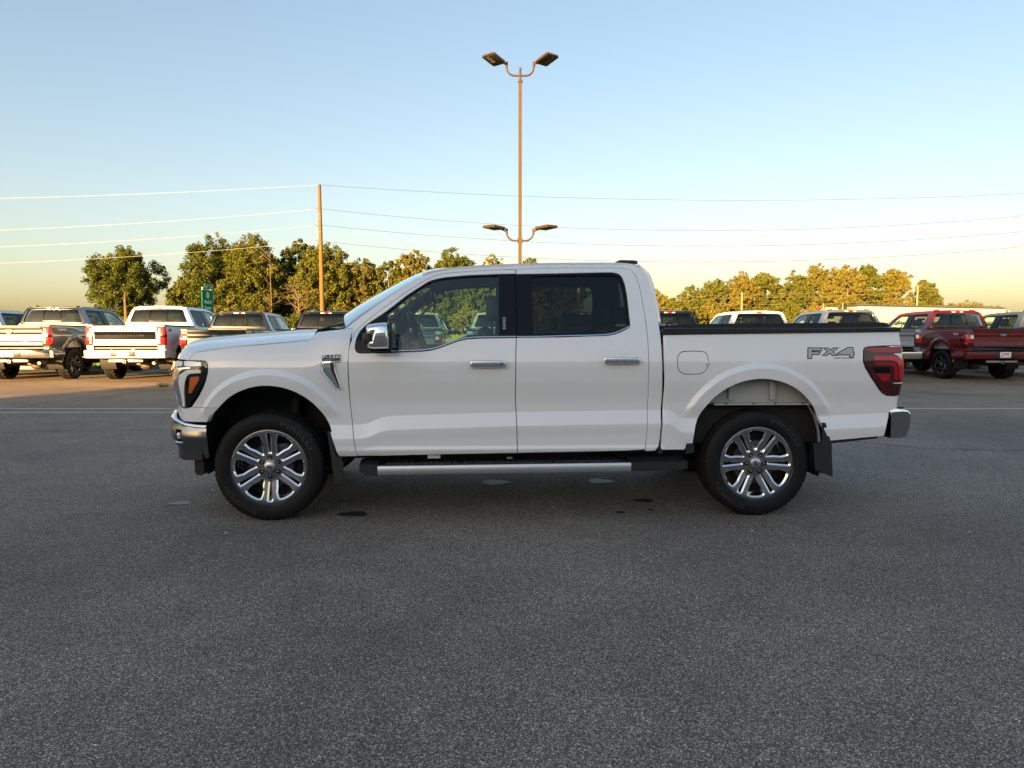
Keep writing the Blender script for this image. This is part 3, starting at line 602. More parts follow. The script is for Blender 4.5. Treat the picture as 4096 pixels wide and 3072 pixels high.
    for dv in (-1, 1):
        L = [(e, dv * (Ev - .012)) for e in np.linspace(.02, E_TOP - .01, 14)]; P = loft(*np.array(L).T, 0.)
    fr = sheet('windscreen_surround', loft, rect(.0, E_TOP, -Ev, Ev), M['blackgloss'], ws, [rect(.06, E_TOP - .05, -Ev + .035, Ev - .035, .03)], g=.08, rim=.004, off=-.006)
    wo_ = rect(E_BACK + .075, E_BACK + .43, -.635, .635, .05)
    back = sheet('cab_back', loft, [(E_BACK + .01, -Ev), (E_END, -Ev), (E_END, Ev), (E_BACK + .01, Ev)], A, root, [wo_], g=.04, rim=.02)
    rw = sheet('rear_window', loft, grow(wo_, -.004), M['gtint'] if not hi else M['gtint'], root, g=.06, rim=0, off=-.006)
    sl = rect(E_BACK + .12, E_BACK + .39, -.20, .20, .02)
    sheet('slider_frame', loft, grow(sl, .012), M['blackgloss'], rw, [sl], g=.06, rim=.006, off=0.001)
    lowb = MB(); lowb.box((1.075, 0, .98), (.03, 1.78, .96)); lowb.obj('cab_back_lower', A, root)
    # third brake lamp and roof pods
    def on_loft(e, v): 
        p = loft(np.array([e]), np.array([v]))[0]; return p
    p = on_loft(E_BACK + .045, 0)
    bl = MB().box(tuple(p + [.004, 0, 0]), (.05, .34, .036), .012, seg=2, rot=None).obj('high_brake_lamp', M['clearl'], root)
    MB().box(tuple(p + [.012, 0, 0]), (.05, .135, .038), .010).obj('red_segment', M['brightred'], bl)
    for sg in (-1, 1):
        q = MB(); P = []
        base = [(.805, 0), (.852, .026), (.945, .024), (.978, .018), (.984, -.01), (.805, -.012)]
        P0 = [(x, sg * .50, 1.962 + z) for x, z in base]; P1 = [(x, sg * .60, 1.958 + z * .8) for x, z in base]; q.prism([P0, P1]); q.obj('roof_pod', M['satin'], root)
    # --- hood, cowl, wipers
    hood_o = sheet('hood', hood, [(0, -.999), (1, -.999), (1, .999), (0, .999)], A, root, g=.035, rim=.006, off=-.003)
    c = MB(); c.box((-1.42, 0, 1.372), (.40, 1.30, .03), .01); c.box((-1.40, 0, 1.325), (.30, 1.70, .03), .01); c.obj('cowl', M['black'], root)
    for y0, y1 in ((-.62, -.02), (.10, .72)):
        P = [(-1.50 + .12 * (t) ** 2, y0 + (y1 - y0) * t, 1.418 + .05 * t) for t in np.linspace(0, 1, 6)]
        w = MB().tube(P, .009, 6).obj('wiper', M['black'], root); w.location = (-.02, 0, .012)
    # --- front end
    cm = 2 * PMIN
    def full(L): return L + [(cm - s, z) for s, z in L[::-1]]
    cov = full([(-3.0, .775), (-2.75, .768), (-2.62, .757), (-2.513, .743), (-2.29, .745), (-2.265, .776), (-2.236, .815), (-2.19, .855), (-2.434, .855), (-2.475, .843), (-2.56, .847), (-2.72, .865), (-3.0, .865)])
    sheet('bumper_cover', surf2, cov, A, root, g=g, rim=.03, shrink=.002)
    bmp = full([(-3.0, .565), (-2.7, .56), (-2.56, .548), (-2.46, .525), (-2.38, .505), (-2.285, .499), (-2.268, .618), (-2.28, .714), (-2.36, .716), (-2.444, .725), (-2.511, .742), (-2.62, .757), (-2.75, .768), (-3.0, .77)])
    def bsurf(s, z, off=0.):
        z = np.asarray(z, float); t = (z - .63) / .13
        return surf2(s, z, off + .045 - .050 * sm(.71, .48, z))
    fog = [(s, z) for s, z in rect(-2.545, -2.475, .600, .692, .012)]
    fog2 = [(cm - s, z) for s, z in fog[::-1]]
    bp = sheet('front_bumper', bsurf, bmp, M['bumper'], root, [fog, fog2], g=.03, rim=.03)
    for F_ in (fog, fog2):
        fl = sheet('fog_lamp', bsurf, grow(F_, -.002), M['black'], bp, g=.04, rim=.01, off=-.03); zz = [q[1] for q in F_]; cs = sum(q[0] for q in F_) / len(F_)
        pc = bsurf(np.array([cs]), np.array([.645]), -.012)[0]; MB().box(tuple(pc), (.03, .03, .045), .008).obj('fog_lens', M['clearl'], fl)
        P = bsurf(np.linspace(cs - .04, cs + .04, 5), np.full(5, .594), .004); MB().tube([tuple(p) for p in P], .007, 6).obj('fog_bezel', M['chrome'], fl)
    for L in (np.array([(s, z) for s, z in bmp if z > .70]),):
        L = L[np.argsort(L[:, 0])]; P = bsurf(L[:, 0], L[:, 1], -.008) ; P = resample(P, 60); MB().tube([tuple(p) for p in P], .014, 8).obj('bumper_top_roll', M['chrome'], bp)
    val = full([(-3.0, .44), (-2.7, .45), (-2.5, .455), (-2.38, .46), (-2.29, .48), (-2.285, .515), (-3.0, .58)])
    v = sheet('lower_valance', surf2, val, M['black'], root, g=.05, rim=.02, off=-.01)
    for sg in (-1, 1): MB().prism([[(-2.455, sg * .80, .50), (-2.385, sg * .80, .50), (-2.385, sg * .80, .335), (-2.40, sg * .80, .318), (-2.44, sg * .80, .320), (-2.452, sg * .80, .34)], [(-2.455, sg * .70, .50), (-2.385, sg * .70, .50), (-2.385, sg * .70, .335), (-2.40, sg * .70, .318), (-2.44, sg * .70, .320), (-2.452, sg * .70, .34)]]).obj('air_deflector', M['black'], v)
    # grille
    gr = full([(-3.2, .87), (-2.72, .87), (-2.68, .89), (-2.70, 1.19), (-3.2, 1.20)]) if False else [(-2.66, .868), (-2.64, 1.195), (cm + 2.64, 1.195), (cm + 2.66, .868)]
    grl = sheet('grille', surf2, gr, M['black'], root, g=.06, rim=.02, off=-.045)
    for zz, th in ((.935, .022), (1.03, .022), (1.125, .040)):
        P = surf2(np.linspace(-2.62, cm + 2.62, 40), np.full(40, zz), -.012); MB().tube([tuple(p) for p in P], th * .55, 8).obj('grille_bar', M['chrome'], grl)
    for s in np.linspace(-2.8, cm + 2.8, 13):
        P = surf2(np.full(5, s), np.linspace(.885, 1.18, 5), -.035); MB().tube([tuple(p) for p in P], .006, 5).obj('grille_slat', M['darkchrome'], grl)
    # headlamps
    lamp = [(-2.418, 1.201), (-2.296, 1.201), (-2.278, 1.197), (-2.266, 1.185), (-2.262, 1.165), (-2.264, 1.086), (-2.27, 1.07), (-2.438, .869), (-2.477, .848), (-2.560, .850), (-2.70, .868), (-2.715, .93), (-2.725, 1.06), (-2.715, 1.15), (-2.665, 1.196)]
    hl = sheet('headlamp', surf, lamp, M['blackgloss'], root, g=.05, rim=.03, off=-.02, mirror=True)
    for nm, L, mt, of in (('lamp_bracket', 'drl', 'drl', .0035), ('side_reflector', 'amber', 'amber', .003), ('upper_lamp', 'toplamp', 'clearl', .003)):
        sheet(nm, surf, GEO[L] if L != 'drl' else [(-2.522, .856), (-2.522, 1.04), (-2.505, 1.095)] + GEO[L][3:], M[mt], hl, g=.03, rim=.012, off=of, mirror=True)
    sheet('chrome_surround', surf, [(-2.528, .853), (-2.70, .868), (-2.722, .95), (-2.728, 1.10), (-2.60, 1.142), (-2.40, 1.155), (-2.40, 1.146), (-2.47, 1.138), (-2.512, 1.10), (-2.528, 1.04)], M['chrome'], hl, g=.03, rim=.012, off=.004, mirror=True)
    sheet('upper_lamp_front', surf, [(-2.475, 1.163), (-2.475, 1.196), (-2.66, 1.192), (-2.71, 1.15)], M['clearl'], hl, g=.03, rim=.01, off=.0035, mirror=True)
    sheet('lens', surf, grow(lamp, -.003), M['lens'], hl, g=.04, rim=0, off=.002, mirror=True)
    # fender vent and badge
    if hi:
        vt = sheet('fender_vent', surf, GEO['vent_all'], M['chrome'], root, g=.02, rim=.01, off=.008, mirror=True)
        for k_, v_ in enumerate(vt):
            P = surf(*np.array(grow(GEO['vent_all'], -.003) + grow(GEO['vent_all'], -.003)[:1]).T, .010); P = [tuple(p) for p in P]
            MB().tube(P if k_ == 0 else mir(P), .0048, 6, False).obj('vent_rim', M['chrome'], v_)  # bead added round the vent to catch highlights
        sheet('vent_opening', surf, GEO['vent_dark'], M['black'], vt, g=.03, rim=.002, off=.010, mirror=True)
        sheet('badge_plate', surf, GEO['vent_badge'], M['blackgloss'], vt, g=.03, rim=.006, off=.013, mirror=True)
        text_on('badge_lettering', 'F-150', surf, (-1.358, 1.231), .122, .0215, M['whiteprint'], vt[0], bold=.035, off=.0155)
        text_on('badge_lettering', 'LARIAT', surf, (-1.375, 1.207), .075, .0085, M['silverdecal'], vt[0], bold=.02, off=.0155)
    # decal
    if hi:
        F1 = [(0, 0), (.055, .078), (.155, .078), (.147, .062), (.066, .062), (.060, .050), (.122, .050), (.115, .036), (.052, .036), (.030, 0)]
        F1 = [(2.200, 1.213), (2.204, 1.292), (2.312, 1.290), (2.306, 1.272), (2.232, 1.272), (2.230, 1.262), (2.296, 1.260), (2.288, 1.243), (2.230, 1.243), (2.228, 1.213)]
        X1 = [(2.312, 1.236), (2.352, 1.264), (2.326, 1.290), (2.358, 1.290), (2.374, 1.275), (2.402, 1.291), (2.438, 1.291), (2.392, 1.263), (2.424, 1.236), (2.390, 1.236), (2.370, 1.252), (2.346, 1.236)]
        N4 = [(2.430, 1.250), (2.510, 1.293), (2.550, 1.293), (2.550, 1.257), (2.556, 1.257), (2.556, 1.240), (2.550, 1.240), (2.550, 1.222), (2.522, 1.222), (2.522, 1.240), (2.430, 1.240)]
        d = None
        for L in (F1, X1, N4):
            o = sheet('off_road_decal', surf, grow(L, .0045), M['darkdecal'], bed[0], g=.04, rim=.001, off=.0016)
            sheet('decal_letter', surf, grow(L, -.0025), M['silverdecal'], o, g=.04, rim=.0006, off=.0026)
        text_on('decal_lettering', 'OFF ROAD', surf, (2.475, 1.2155), .152, .0105, M['darkdecal'], bed[0], bold=.03, off=.002)
    # --- mirrors
    for sg in (-1, 1):
        ol = [(-1.074, 1.446), (-1.068, 1.460), (-1.050, 1.470), (-.99, 1.479), (-.935, 1.484), (-.915, 1.480), (-.907, 1.47), (-.898, 1.403), (-.895, 1.308), (-.905, 1.298), (-.93, 1.294), (-1.03, 1.291), (-1.056, 1.297), (-1.066, 1.307), (-1.062, 1.322), (-1.036, 1.330), (-1.028, 1.345), (-1.028, 1.398), (-1.036, 1.406), (-1.068, 1.408)]
        cx, cz = -.98, 1.385
        outw = .26 if hi else .17
        loops = []
        for yy, k in ((.985, .90), (1.0, .99), (1.05, 1), (1.0 + outw * .5, .995), (1.0 + outw * .72, .965), (1.0 + outw * .88, .90), (1.0 + outw * .97, .80), (1.0 + outw * 1.01, .64)):
            loops.append([(cx + (x - cx) * k, sg * yy, cz + (z - cz) * k) for x, z in ol])
        mr = MB().prism(loops).obj('side_mirror', M['chrome'] if hi or style == 'super' else M['black'], root, ang=75)
        MB().box((-.899, sg * (1.0 + outw * .46), 1.39), (.026, outw * .86, .185), .010).obj('mirror_rim', M['black'], mr)
        MB().box((-1.066, sg * 1.06, 1.366), (.078, .20, .082), .014).obj('mirror_arm', M['black'], mr)
        MB().box((-.9185, sg * (1.0 + outw * .90), 1.362), (.018, .012, .130), .004).obj('turn_signal', M['clearl'], mr)
        MB().box((-.884, sg * (1.0 + outw * .46), 1.39), (.004, outw * .74, .165), .001).obj('mirror_glass', M['darkchrome'], mr)
        MB().box((-.98, sg * .99, 1.283), (.10, .14, .022), .008).obj('mirror_base', M['blackgloss'], mr)
    # --- tail
    st = style
    hwt = .80
    ow = [(-hwt, .93 if st == 'half' else .93), (hwt, .93), (hwt, 1.408), (-hwt, 1.408)]
    tg = sheet('tailgate', rear, ow, A, root, g=.04, rim=.03, shrink=.004)
    MB().box((2.93, 0, 1.418), (.07, 1.60, .026), .008).obj('tailgate_cap', M['black'], tg)
    mb = MB(); mb.box((2.972, 0, 1.315), (.02, .22, .03), .006); mb.obj('tailgate_handle', M['black'], tg)
    e = lambda s, dx: [(2.956 + dx, s * .085 * math.cos(t), 1.262 + s * .036 * math.sin(t)) for t in np.linspace(0, 2 * math.pi, 28, endpoint=False)]
    if st == 'half' or True:
        ov = MB().prism([e(1, 0), e(1, .018), e(.95, .021)]).obj('oval_badge', M['chrome'], tg); MB().prism([e(.86, .01), e(.86, .0225)]).obj('oval_centre', M['blueprint'], ov)
        text_on('badge_script', 'Ford', rear, (0, 1.262), .105, .040, M['whiteprint'], ov, shear=.3, off=.033)
    tl = sheet('tail_lamp', surf, tailo, M['deepred'], root, g=.03, rim=.03, off=.004 if st == 'half' else .0, mirror=True, shrink=.002)
    if st == 'half':
        for nm, k, mt in (('lamp_bar', 'tl_bar', 'red'), ('light_guide', 'tl_L1', 'brightred'), ('light_guide', 'tl_L2', 'red'), ('lower_reflector', 'tl_low', 'red'), ('lamp_accent', 'tl_sil', 'clearl'), ('reverse_lamp', 'tl_rev', 'clearl')):
            L = GEO[k]
            sheet(nm, surf, L, M[mt], tl, g=.03, rim=.004, off=.0075, mirror=True)
        sheet('smoked_cell', surf, [(2.722, 1.102), (2.83, 1.102), (2.83, 1.146), (2.692, 1.146)], M['blackgloss'], tl, g=.03, rim=.003, off=.007, mirror=True)
        for L, mt in (([(2.935, 1.262), (3.118, 1.262), (3.118, 1.296), (2.935, 1.294)], 'red'), ([(2.955, 1.05), (3.02, 1.05), (3.02, 1.225), (2.95, 1.225)], 'brightred'), ([(3.03, 1.16), (3.115, 1.16), (3.115, 1.25), (3.03, 1.25)], 'clearl'), ([(3.03, 1.04), (3.115, 1.04), (3.115, 1.15), (3.03, 1.15)], 'red')):
            sheet('rear_lens', surf, L, M[mt], tl, g=.04, rim=.003, off=.0075, mirror=True)
    else:
        for L, mt in (([(2.852, .95), (3.118, .95), (3.118, 1.375), (2.852, 1.375)], 'brightred'), ([(2.87, 1.13), (3.10, 1.13), (3.10, 1.19), (2.87, 1.19)], 'blackgloss'), ([(3.06, .97), (3.10, .97), (3.10, 1.35), (3.06, 1.35)], 'clearl')):
            sheet('rear_lens', surf, L, M[mt], tl, g=.05, rim=.004, off=.005 if mt == 'brightred' else .009, mirror=True)
    # rear bumper
    prof = [(2.86, .805), (2.99, .812), (3.055, .808), (3.075, .79), (3.08, .74), (3.065, .66), (3.04, .615), (2.96, .60), (2.86, .60)]
    def cs(y, k):
        return [(2.86 + (x - 2.86) * k, y, (.70 + (z - .70) * (1 if k > .9 else .97))) for x, z in prof]
    nb = MB(); ysn = [(-1.0, .66), (-.985, .74), (-.95, .83), (-.85, .93), (-.5, .99), (0, 1.0), (.5, .99), (.85, .93), (.95, .83), (.985, .74), (1.0, .66)]
    nb.prism([cs(y, k) for y, k in ysn]); rbp = nb.obj('rear_bumper', M['chrome'] if not hi else M['darkchrome'], root, ang=20)  # darker chrome here stands in for ground reflected in the bumper
    MB().box((3.015, 0, .813), (.13, 1.60, .012), .004).obj('step_pad', M['black'], rbp)
    MB().box((3.068, 0, .715), (.03, .62, .13), .01).obj('plate_recess', M['black'], rbp)
    pt = MB().box((3.087, 0, .725), (.006, .305, .152), .002).obj('licence_plate', M['plate'], rbp)
    h = MB(); h.box((2.98, 0, .52), (.10, .085, .085), .006); h.box((2.94, 0, .535), (.06, .86, .055), .004); h.obj('tow_hitch', M['galv'], root)
    MB().box((3.031, 0, .52), (.004, .055, .055)).obj('hitch_opening', M['under'], rbp)
    ex = MB(); ex.tube([(1.2, .40, .52), (2.4, .55, .52), (2.72, .66, .50), (2.97, .70, .48)], .040, 12); ex.obj('exhaust_pipe', M['galv'], root)
    # --- bed
    b = MB()
    b.box((2.01, 0, .86), (1.76, 1.62, .03)); b.box((1.135, 0, 1.13), (.03, 1.66, .54)); b.box((2.90, 0, 1.15), (.03, 1.60, .44))
    for sg in (-1, 1): b.box((2.01, sg * .815, 1.13), (1.76, .02, .54)); b.box((1.84, sg * .70, .98), (.95, .25, .25), .06)
    b.obj('bed_liner', M['black'], root)
    for sg in (-1, 1):
        bw = MB(); bw.box((2.01, sg * .86, 1.12), (1.70, .012, .53)); bw.box((2.01, sg * .90, .862), (1.0, .10, .012)); bw.box((1.66, sg * .885, 1.0), (.05, .035, .22), .01); bw.box((1.98, sg * .885, 1.0), (.05, .035, .22), .01)
        w_ = bw.obj('bed_inner_wall', M['bedwall'], root)
        for xx in (1.60, 1.81, 1.98, 2.19): MB().tube([(xx, sg * .951, .869), (xx, sg * .955, .869)], .007, 8).obj('drain_plug', M['under'], w_)
        MB().box((1.84, sg * .80, .70), (1.10, .02, .31)).obj('inner_wheel_shield', M['under'], w_)
        # rear splash panel, ribbed
        for k in range(3):
            A0 = [(1.84 + (.50 + .02 * k) * math.cos(t), sg * (.95 - .05 * k), .556 + (.50 + .0 * k) * math.sin(t)) for t in np.linspace(R(-6), R(38), 9)]
            A1 = [(p[0], sg * (.915 - .05 * k), p[2]) for p in A0]
            q = MB()
            for i in range(8): q.quad(A0[i], A0[i + 1], A1[i + 1], A1[i])
            q.obj('splash_panel', M['bedwall'], w_)
        q = MB(); 
        for a0, a1 in ((-28, 60),):
            C0 = [(1.84 + .56 * math.cos(t), sg * .94, .556 + .55 * math.sin(t)) for t in np.linspace(R(a0), R(a1), 14)]
            for i in range(13): q.quad(C0[i], C0[i + 1], (C0[i + 1][0], sg * .55, C0[i + 1][2]), (C0[i][0], sg * .55, C0[i][2]))
        q.obj('rear_wheel_liner', M['under'], root)
        # front wheel house
        q = MB(); C0 = [(-1.83 + .50 * math.cos(t), sg * .965, .544 + .50 * math.sin(t)) for t in np.linspace(R(-22), R(202), 34)]
        for i in range(33): q.quad(C0[i], C0[i + 1], (C0[i + 1][0], sg * .46, C0[i + 1][2]), (C0[i][0], sg * .46, C0[i][2]))
        q.box((-1.83, sg * .45, .74), (1.1, .02, .70)); q.obj('front_wheel_liner', M['under'], root, smooth=False)
        rail = MB(); rail.prism([[(x, sg * .978, z), (x, sg * .978, z + .027), (x, sg * .93, z + .034), (x, sg * .80, z + .030), (x, sg * .80, z - .02), (x, sg * .93, z - .004)] for x, z in ((1.095, 1.394), (1.9, 1.403), (2.6, 1.412), (2.90, 1.417), (2.915, 1.414))]); rail.obj('bed_rail_cap', M['satin'], root)
    # --- floor, frame, axles
    u = MB(); u.box((-.05, 0, .53), (2.3, 1.84, .06)); u.box((-1.9, 0, .85), (1.5, .88, .68)); u.box((-1.20, 0, .95), (.06, 1.84, .80)); u.obj('floor_pan', M['under'], root)
    f_ = MB()
    for sg in (-1, 1): f_.box((-.15, sg * .45, .46), (4.6, .08, .15))
    f_.box((-2.3, 0, .46), (.2, .9, .1)); f_.box((1.0, 0, .47), (.1, .9, .1)); f_.box((-.6, 0, .40), (1.1, .7, .16)); f_.box((.5, -.28, .42), (1.0, .5, .18)); f_.obj('chassis_frame', M['under'], root)  # low middle boxes added to deepen the shade under the truck
    ax = MB(); ax.cyl((1.845, -.80, .405), (1.845, .80, .405), .045, 12); ax.box((1.845, 0, .405), (.30, .30, .28), .10, seg=3); ax.cyl((1.6, 0, .42), (-.4, 0, .50), .04, 10); ax.obj('rear_axle', M['steel'], root)
    ax = MB(); ax.cyl((-1.845, -.80, .405), (-1.845, .80, .405), .04, 12); ax.box((-1.845, 0, .40), (.35, .5, .22), .06); ax.cyl((-1.80, -.62, .42), (-1.72, -.55, .92), .05, 12); ax.cyl((-1.80, .62, .42), (-1.72, .55, .92), .05, 12); ax.obj('front_axle', M['under'], root)
    sp = MB(); sp.prism([[(2.35 + r * math.cos(t), r * math.sin(t), z) for t in np.linspace(0, 2 * math.pi, 28, endpoint=False)] for r, z in ((.20, .66), (.36, .66), (.38, .60), (.38, .50), (.36, .46), (.20, .46))]); sp.obj('spare_tyre', M['rubber'], root)
    # hanging lower edge behind the rear wheel
    MB().prism([[(2.40, -.93, .584), (2.80, -.93, .618), (2.80, -.93, .590), (2.40, -.93, .55)], [(2.40, -.80, .584), (2.80, -.80, .618), (2.80, -.80, .590), (2.40, -.80, .55)]]).obj('sill_guard', M['black'], root)
    # --- mud flaps and running boards
    if hi:
        for sg in (-1, 1):
            P = [(2.328, .725), (2.352, .722), (2.372, .66), (2.403, .554), (2.421, .312), (2.40, .312), (2.285, .362), (2.274, .45), (2.262, .565), (2.33, .58)]
            MB().prism([[(x, sg * 1.0, z) for x, z in P], [(x, sg * .985, z) for x, z in P]]).obj('mud_flap', M['black'], root)
            MB().prism([[(2.33, sg * .99, .56), (2.41, sg * .99, .56), (2.42, sg * .99, .315), (2.33, sg * .99, .335)], [(2.36, sg * .72, .56), (2.38, sg * .72, .56), (2.385, sg * .72, .33), (2.365, sg * .72, .33)]]).obj('mud_flap_inner', M['black'], root)
            P = [(-1.400, .678), (-1.386, .68), (-1.338, .493), (-1.30, .487), (-1.30, .46), (-1.285, .45), (-1.300, .30), (-1.345, .278), (-1.360, .33), (-1.372, .46)]
            MB().prism([[(x, sg * 1.0, z) for x, z in P], [(x, sg * .985, z) for x, z in P]]).obj('mud_flap', M['black'], root)
            MB().prism([[(-1.39, sg * .98, .56), (-1.33, sg * .98, .52), (-1.31, sg * .98, .30), (-1.35, sg * .98, .285)], [(-1.37, sg * .75, .56), (-1.35, sg * .75, .52), (-1.34, sg * .75, .30), (-1.36, sg * .75, .285)]]).obj('mud_flap_inner', M['black'], root)
            def zb(x): return .013 * (x + 1.03) / 1.89
            r = MB(); r.prism([[(x, sg * 1.035, .357 + zb(x)), (x, sg * 1.038, .405 + zb(x)), (x, sg * 1.030, .421 + zb(x)), (x, sg * 1.015, .428 + zb(x)), (x, sg * .86, .432 + zb(x)), (x, sg * .86, .36 + zb(x))] for x in np.linspace(-1.03, .86, 8)])
            rbd = r.obj('running_board', M['alu'], root)
            for x0, x1 in ((-.975, -.40), (-.40, .28), (.28, .815)):
                rb2 = MB(); 
                for k in range(int((x1 - x0) / .045)):
                    xx = x0 + .02 + k * .045; rb2.box((xx, sg * .955, .4335 + zb(xx)), (.034, .085, .010), .003)
                rb2.box(((x0 + x1) / 2, sg * .955, .4305 + zb((x0 + x1) / 2)), (x1 - x0 - .004, .10, .006)); rb2.obj('step_tread', M['black'], rbd, smooth=False)
            r = MB(); r.prism([[(-1.03, sg * 1.042, .353), (-1.03, sg * 1.042, .43), (-1.03, sg * .86, .455), (-1.03, sg * .86, .353)], [(-1.11, sg * 1.04, .353), (-1.11, sg * 1.04, .43), (-1.13, sg * .86, .455), (-1.13, sg * .86, .353)], [(-1.172, sg * .98, .372), (-1.172, sg * .98, .43), (-1.17, sg * .88, .45), (-1.17, sg * .88, .36)]]); r.obj('end_cap', M['black'], rbd, smooth=False)
            r = MB(); r.prism([[(.86, sg * 1.042, .37), (.86, sg * 1.042, .437), (.86, sg * .86, .470), (.86, sg * .86, .37)], [(1.24, sg * 1.042, .375), (1.24, sg * 1.042, .442), (1.24, sg * .86, .474), (1.24, sg * .86, .375)], [(1.296, sg * 1.01, .382), (1.296, sg * 1.01, .436), (1.28, sg * .88, .462), (1.28, sg * .88, .39)]]); r.obj('end_cap', M['black'], rbd, smooth=False)
            for xx in (-.85, .05, .75): MB().box((xx, sg * .68, .42), (.07, .42, .04)).obj('board_bracket', M['under'], rbd)
            MB().box((-.62, sg * .93, .474), (.095, .004, .028)).obj('paper_tag', M['plate'], rbd)
            for x0, x1 in ((1.075, 1.108), (1.285, 1.345)): MB().prism([[(x0, sg * .985, .585), (x1, sg * .985, .585), (x1 + .006, sg * .985, .50), (x0, sg * .985, .49)], [(x0, sg * .92, .585), (x1, sg * .92, .585), (x1 + .006, sg * .92, .50), (x0, sg * .92, .49)]]).obj('sill_clip', M['black'], root)
        # folded tonneau cover
        t = MB(); t.prism([[(1.13, y, 1.432), (1.15, y, 1.462), (1.25, y, 1.470), (2.0, y, 1.477), (2.83, y, 1.484), (2.87, y, 1.475), (2.89, y, 1.445), (2.89, y, 1.43)] for y in (-.885, -.87, .87, .885)]); tc = t.obj('tonneau_cover', M['satin'], root, ang=25)
        for x in (1.72, 2.29): MB().box((x, 0, 1.474 + (x - 2) * .008), (.02, 1.74, .01), .003).obj('cover_hinge', M['black'], tc)
        MB().tube([(1.14, -.87, 1.45), (1.165, -.88, 1.478), (1.19, -.87, 1.478), (1.20, -.86, 1.462)], .006, 6).obj('release_loop', M['black'], tc)
        MB().box((2.0, -.93, 1.432), (1.78, .06, .02), .004).obj('cover_rail', M['satin'], tc); MB().box((2.0, .93, 1.432), (1.78, .06, .02), .004).obj('cover_rail', M['satin'], tc)
    # --- interior
    seat(root, -.59, -.42, .52); seat(root, -.59, .42, .52); seat(root, .55, 0, 1.45, 'rear_bench')
    cn = MB(); cn.box((-.45, 0, .92), (.75, .24, .30), .03); cn.obj('centre_console', M['trim'], root)
    d = MB(); d.prism([[(-1.20, y, .80), (-1.26, y, 1.31), (-1.08, y, 1.335), (-.90, y, 1.30), (-.84, y, 1.22), (-.88, y, 1.10), (-.95, y, .80)] for y in (-.86, 0, .86)]); d.box((-.93, -.42, 1.335), (.18, .36, .06), .02); da = d.obj('dashboard', M['trim'], root, ang=25)
    MB().box((-.885, 0, 1.345), (.02, .30, .19), .008).obj('touch_screen', M['blackgloss'], da)
    hl_ = MB(); hl_.prism([[(float(x), y, float(z) - .055) for x, z in ((-.74, 1.875), (-.5, 1.925), (0, 1.955), (.6, 1.965), (.93, 1.94))] + [(float(x), y, float(z) - .075) for x, z in ((.93, 1.94), (.6, 1.965), (0, 1.955), (-.5, 1.925), (-.74, 1.875))] for y in (-.66, 0, .66)]); hl_.obj('headliner', M['liner'], root)
    sw = MB(); c0 = Vector((-.775, -.41, 1.395)); tilt = R(24)
    ringp = [c0 + Vector((-.185 * math.sin(a) * math.sin(tilt), .185 * math.cos(a), .185 * math.sin(a) * math.cos(tilt))) for a in np.linspace(0, 2 * math.pi, 25)]
    sw.tube(ringp, .015, 8, False); sw.box(tuple(c0 + Vector((-.02, 0, 0))), (.05, .13, .12), .02, rot=None); sw.tube([c0 + Vector((0, -.18, 0)), c0 + Vector((0, .18, 0))], .012, 6); sw.tube([c0, c0 + Vector((-.30, 0, -.13))], .035, 8); sw.obj('steering_wheel', M['black'], root)
    MB().box((-.68, 0, 1.72), (.03, .26, .07), .012).obj('interior_mirror', M['black'], root)
    for sg in (-1, 1): MB().tube([(-.88, sg * .70, 1.52), (-.83, sg * .695, 1.585), (-.74, sg * .68, 1.665), (-.70, sg * .68, 1.67)], .014, 6).obj('grab_handle', M['liner'], root)
    # --- wheels
    ph = R(30)
    ws_ = (dict(hi=hi, black=(style == 'super'), knob=(style == 'super')))
    for x, sg, p in ((-1.845, -1, R(30)), (1.845, -1, R(0)), (-1.845, 1, R(11)), (1.845, 1, R(40))):
        if hi: make_wheel(root, x, sg, p, **ws_)
    if not hi:
        w0 = make_wheel(root, -1.845, -1, R(17), **ws_)
        for x, sg in ((1.845, -1), (-1.845, 1), (1.845, 1)):
            w = copy_tree(w0, root); w.location = (x, sg * .955, .405); w.rotation_euler = (0, R(23) * sg, 0 if sg < 0 else math.pi)
    return root
hero = make_pickup('pickup_truck', g=.017, hero=True)
hero.location = (-.007, 6.258, 0); hero.rotation_euler = (0, 0, R(2.27))
tag(hero, 'white crew cab pickup with chrome mirrors, parked side-on in the middle of the lot', 'pickup truck')
# ---------------------------------------------------------------- ground
def gz(x, y):
    y = np.asarray(y, float); x = np.asarray(x, float)
    return -.03 + .0 * x + 3.7 * sm(138, 172, y) + .05 * np.sin(x * .11 + y * .07) * sm(27, 40, y)
def nodemat(name):
    m = bpy.data.materials.new(name); m.use_nodes = True; nt = m.node_tree; b = nt.nodes['Principled BSDF']
    tc = nt.nodes.new('ShaderNodeTexCoord')
    def N(kind, **k):
        n = nt.nodes.new(kind)
        for a, v in k.items():
            if a.startswith('i_'): n.inputs[a[2:].replace('_', ' ')].default_value = v
            else: setattr(n, a, v)
        return n
    L = nt.links.new
    return m, nt, b, tc, N, L
def ramp(nt, src, stops, L):
    r = nt.nodes.new('ShaderNodeValToRGB'); el = r.color_ramp.elements
    while len(el) < len(stops): el.new(.5)
    for e, (p, c) in zip(el, stops): e.position = p; e.color = (*c, 1) if not isinstance(c, float) else (c, c, c, 1)
    L(src, r.inputs[0]); return r
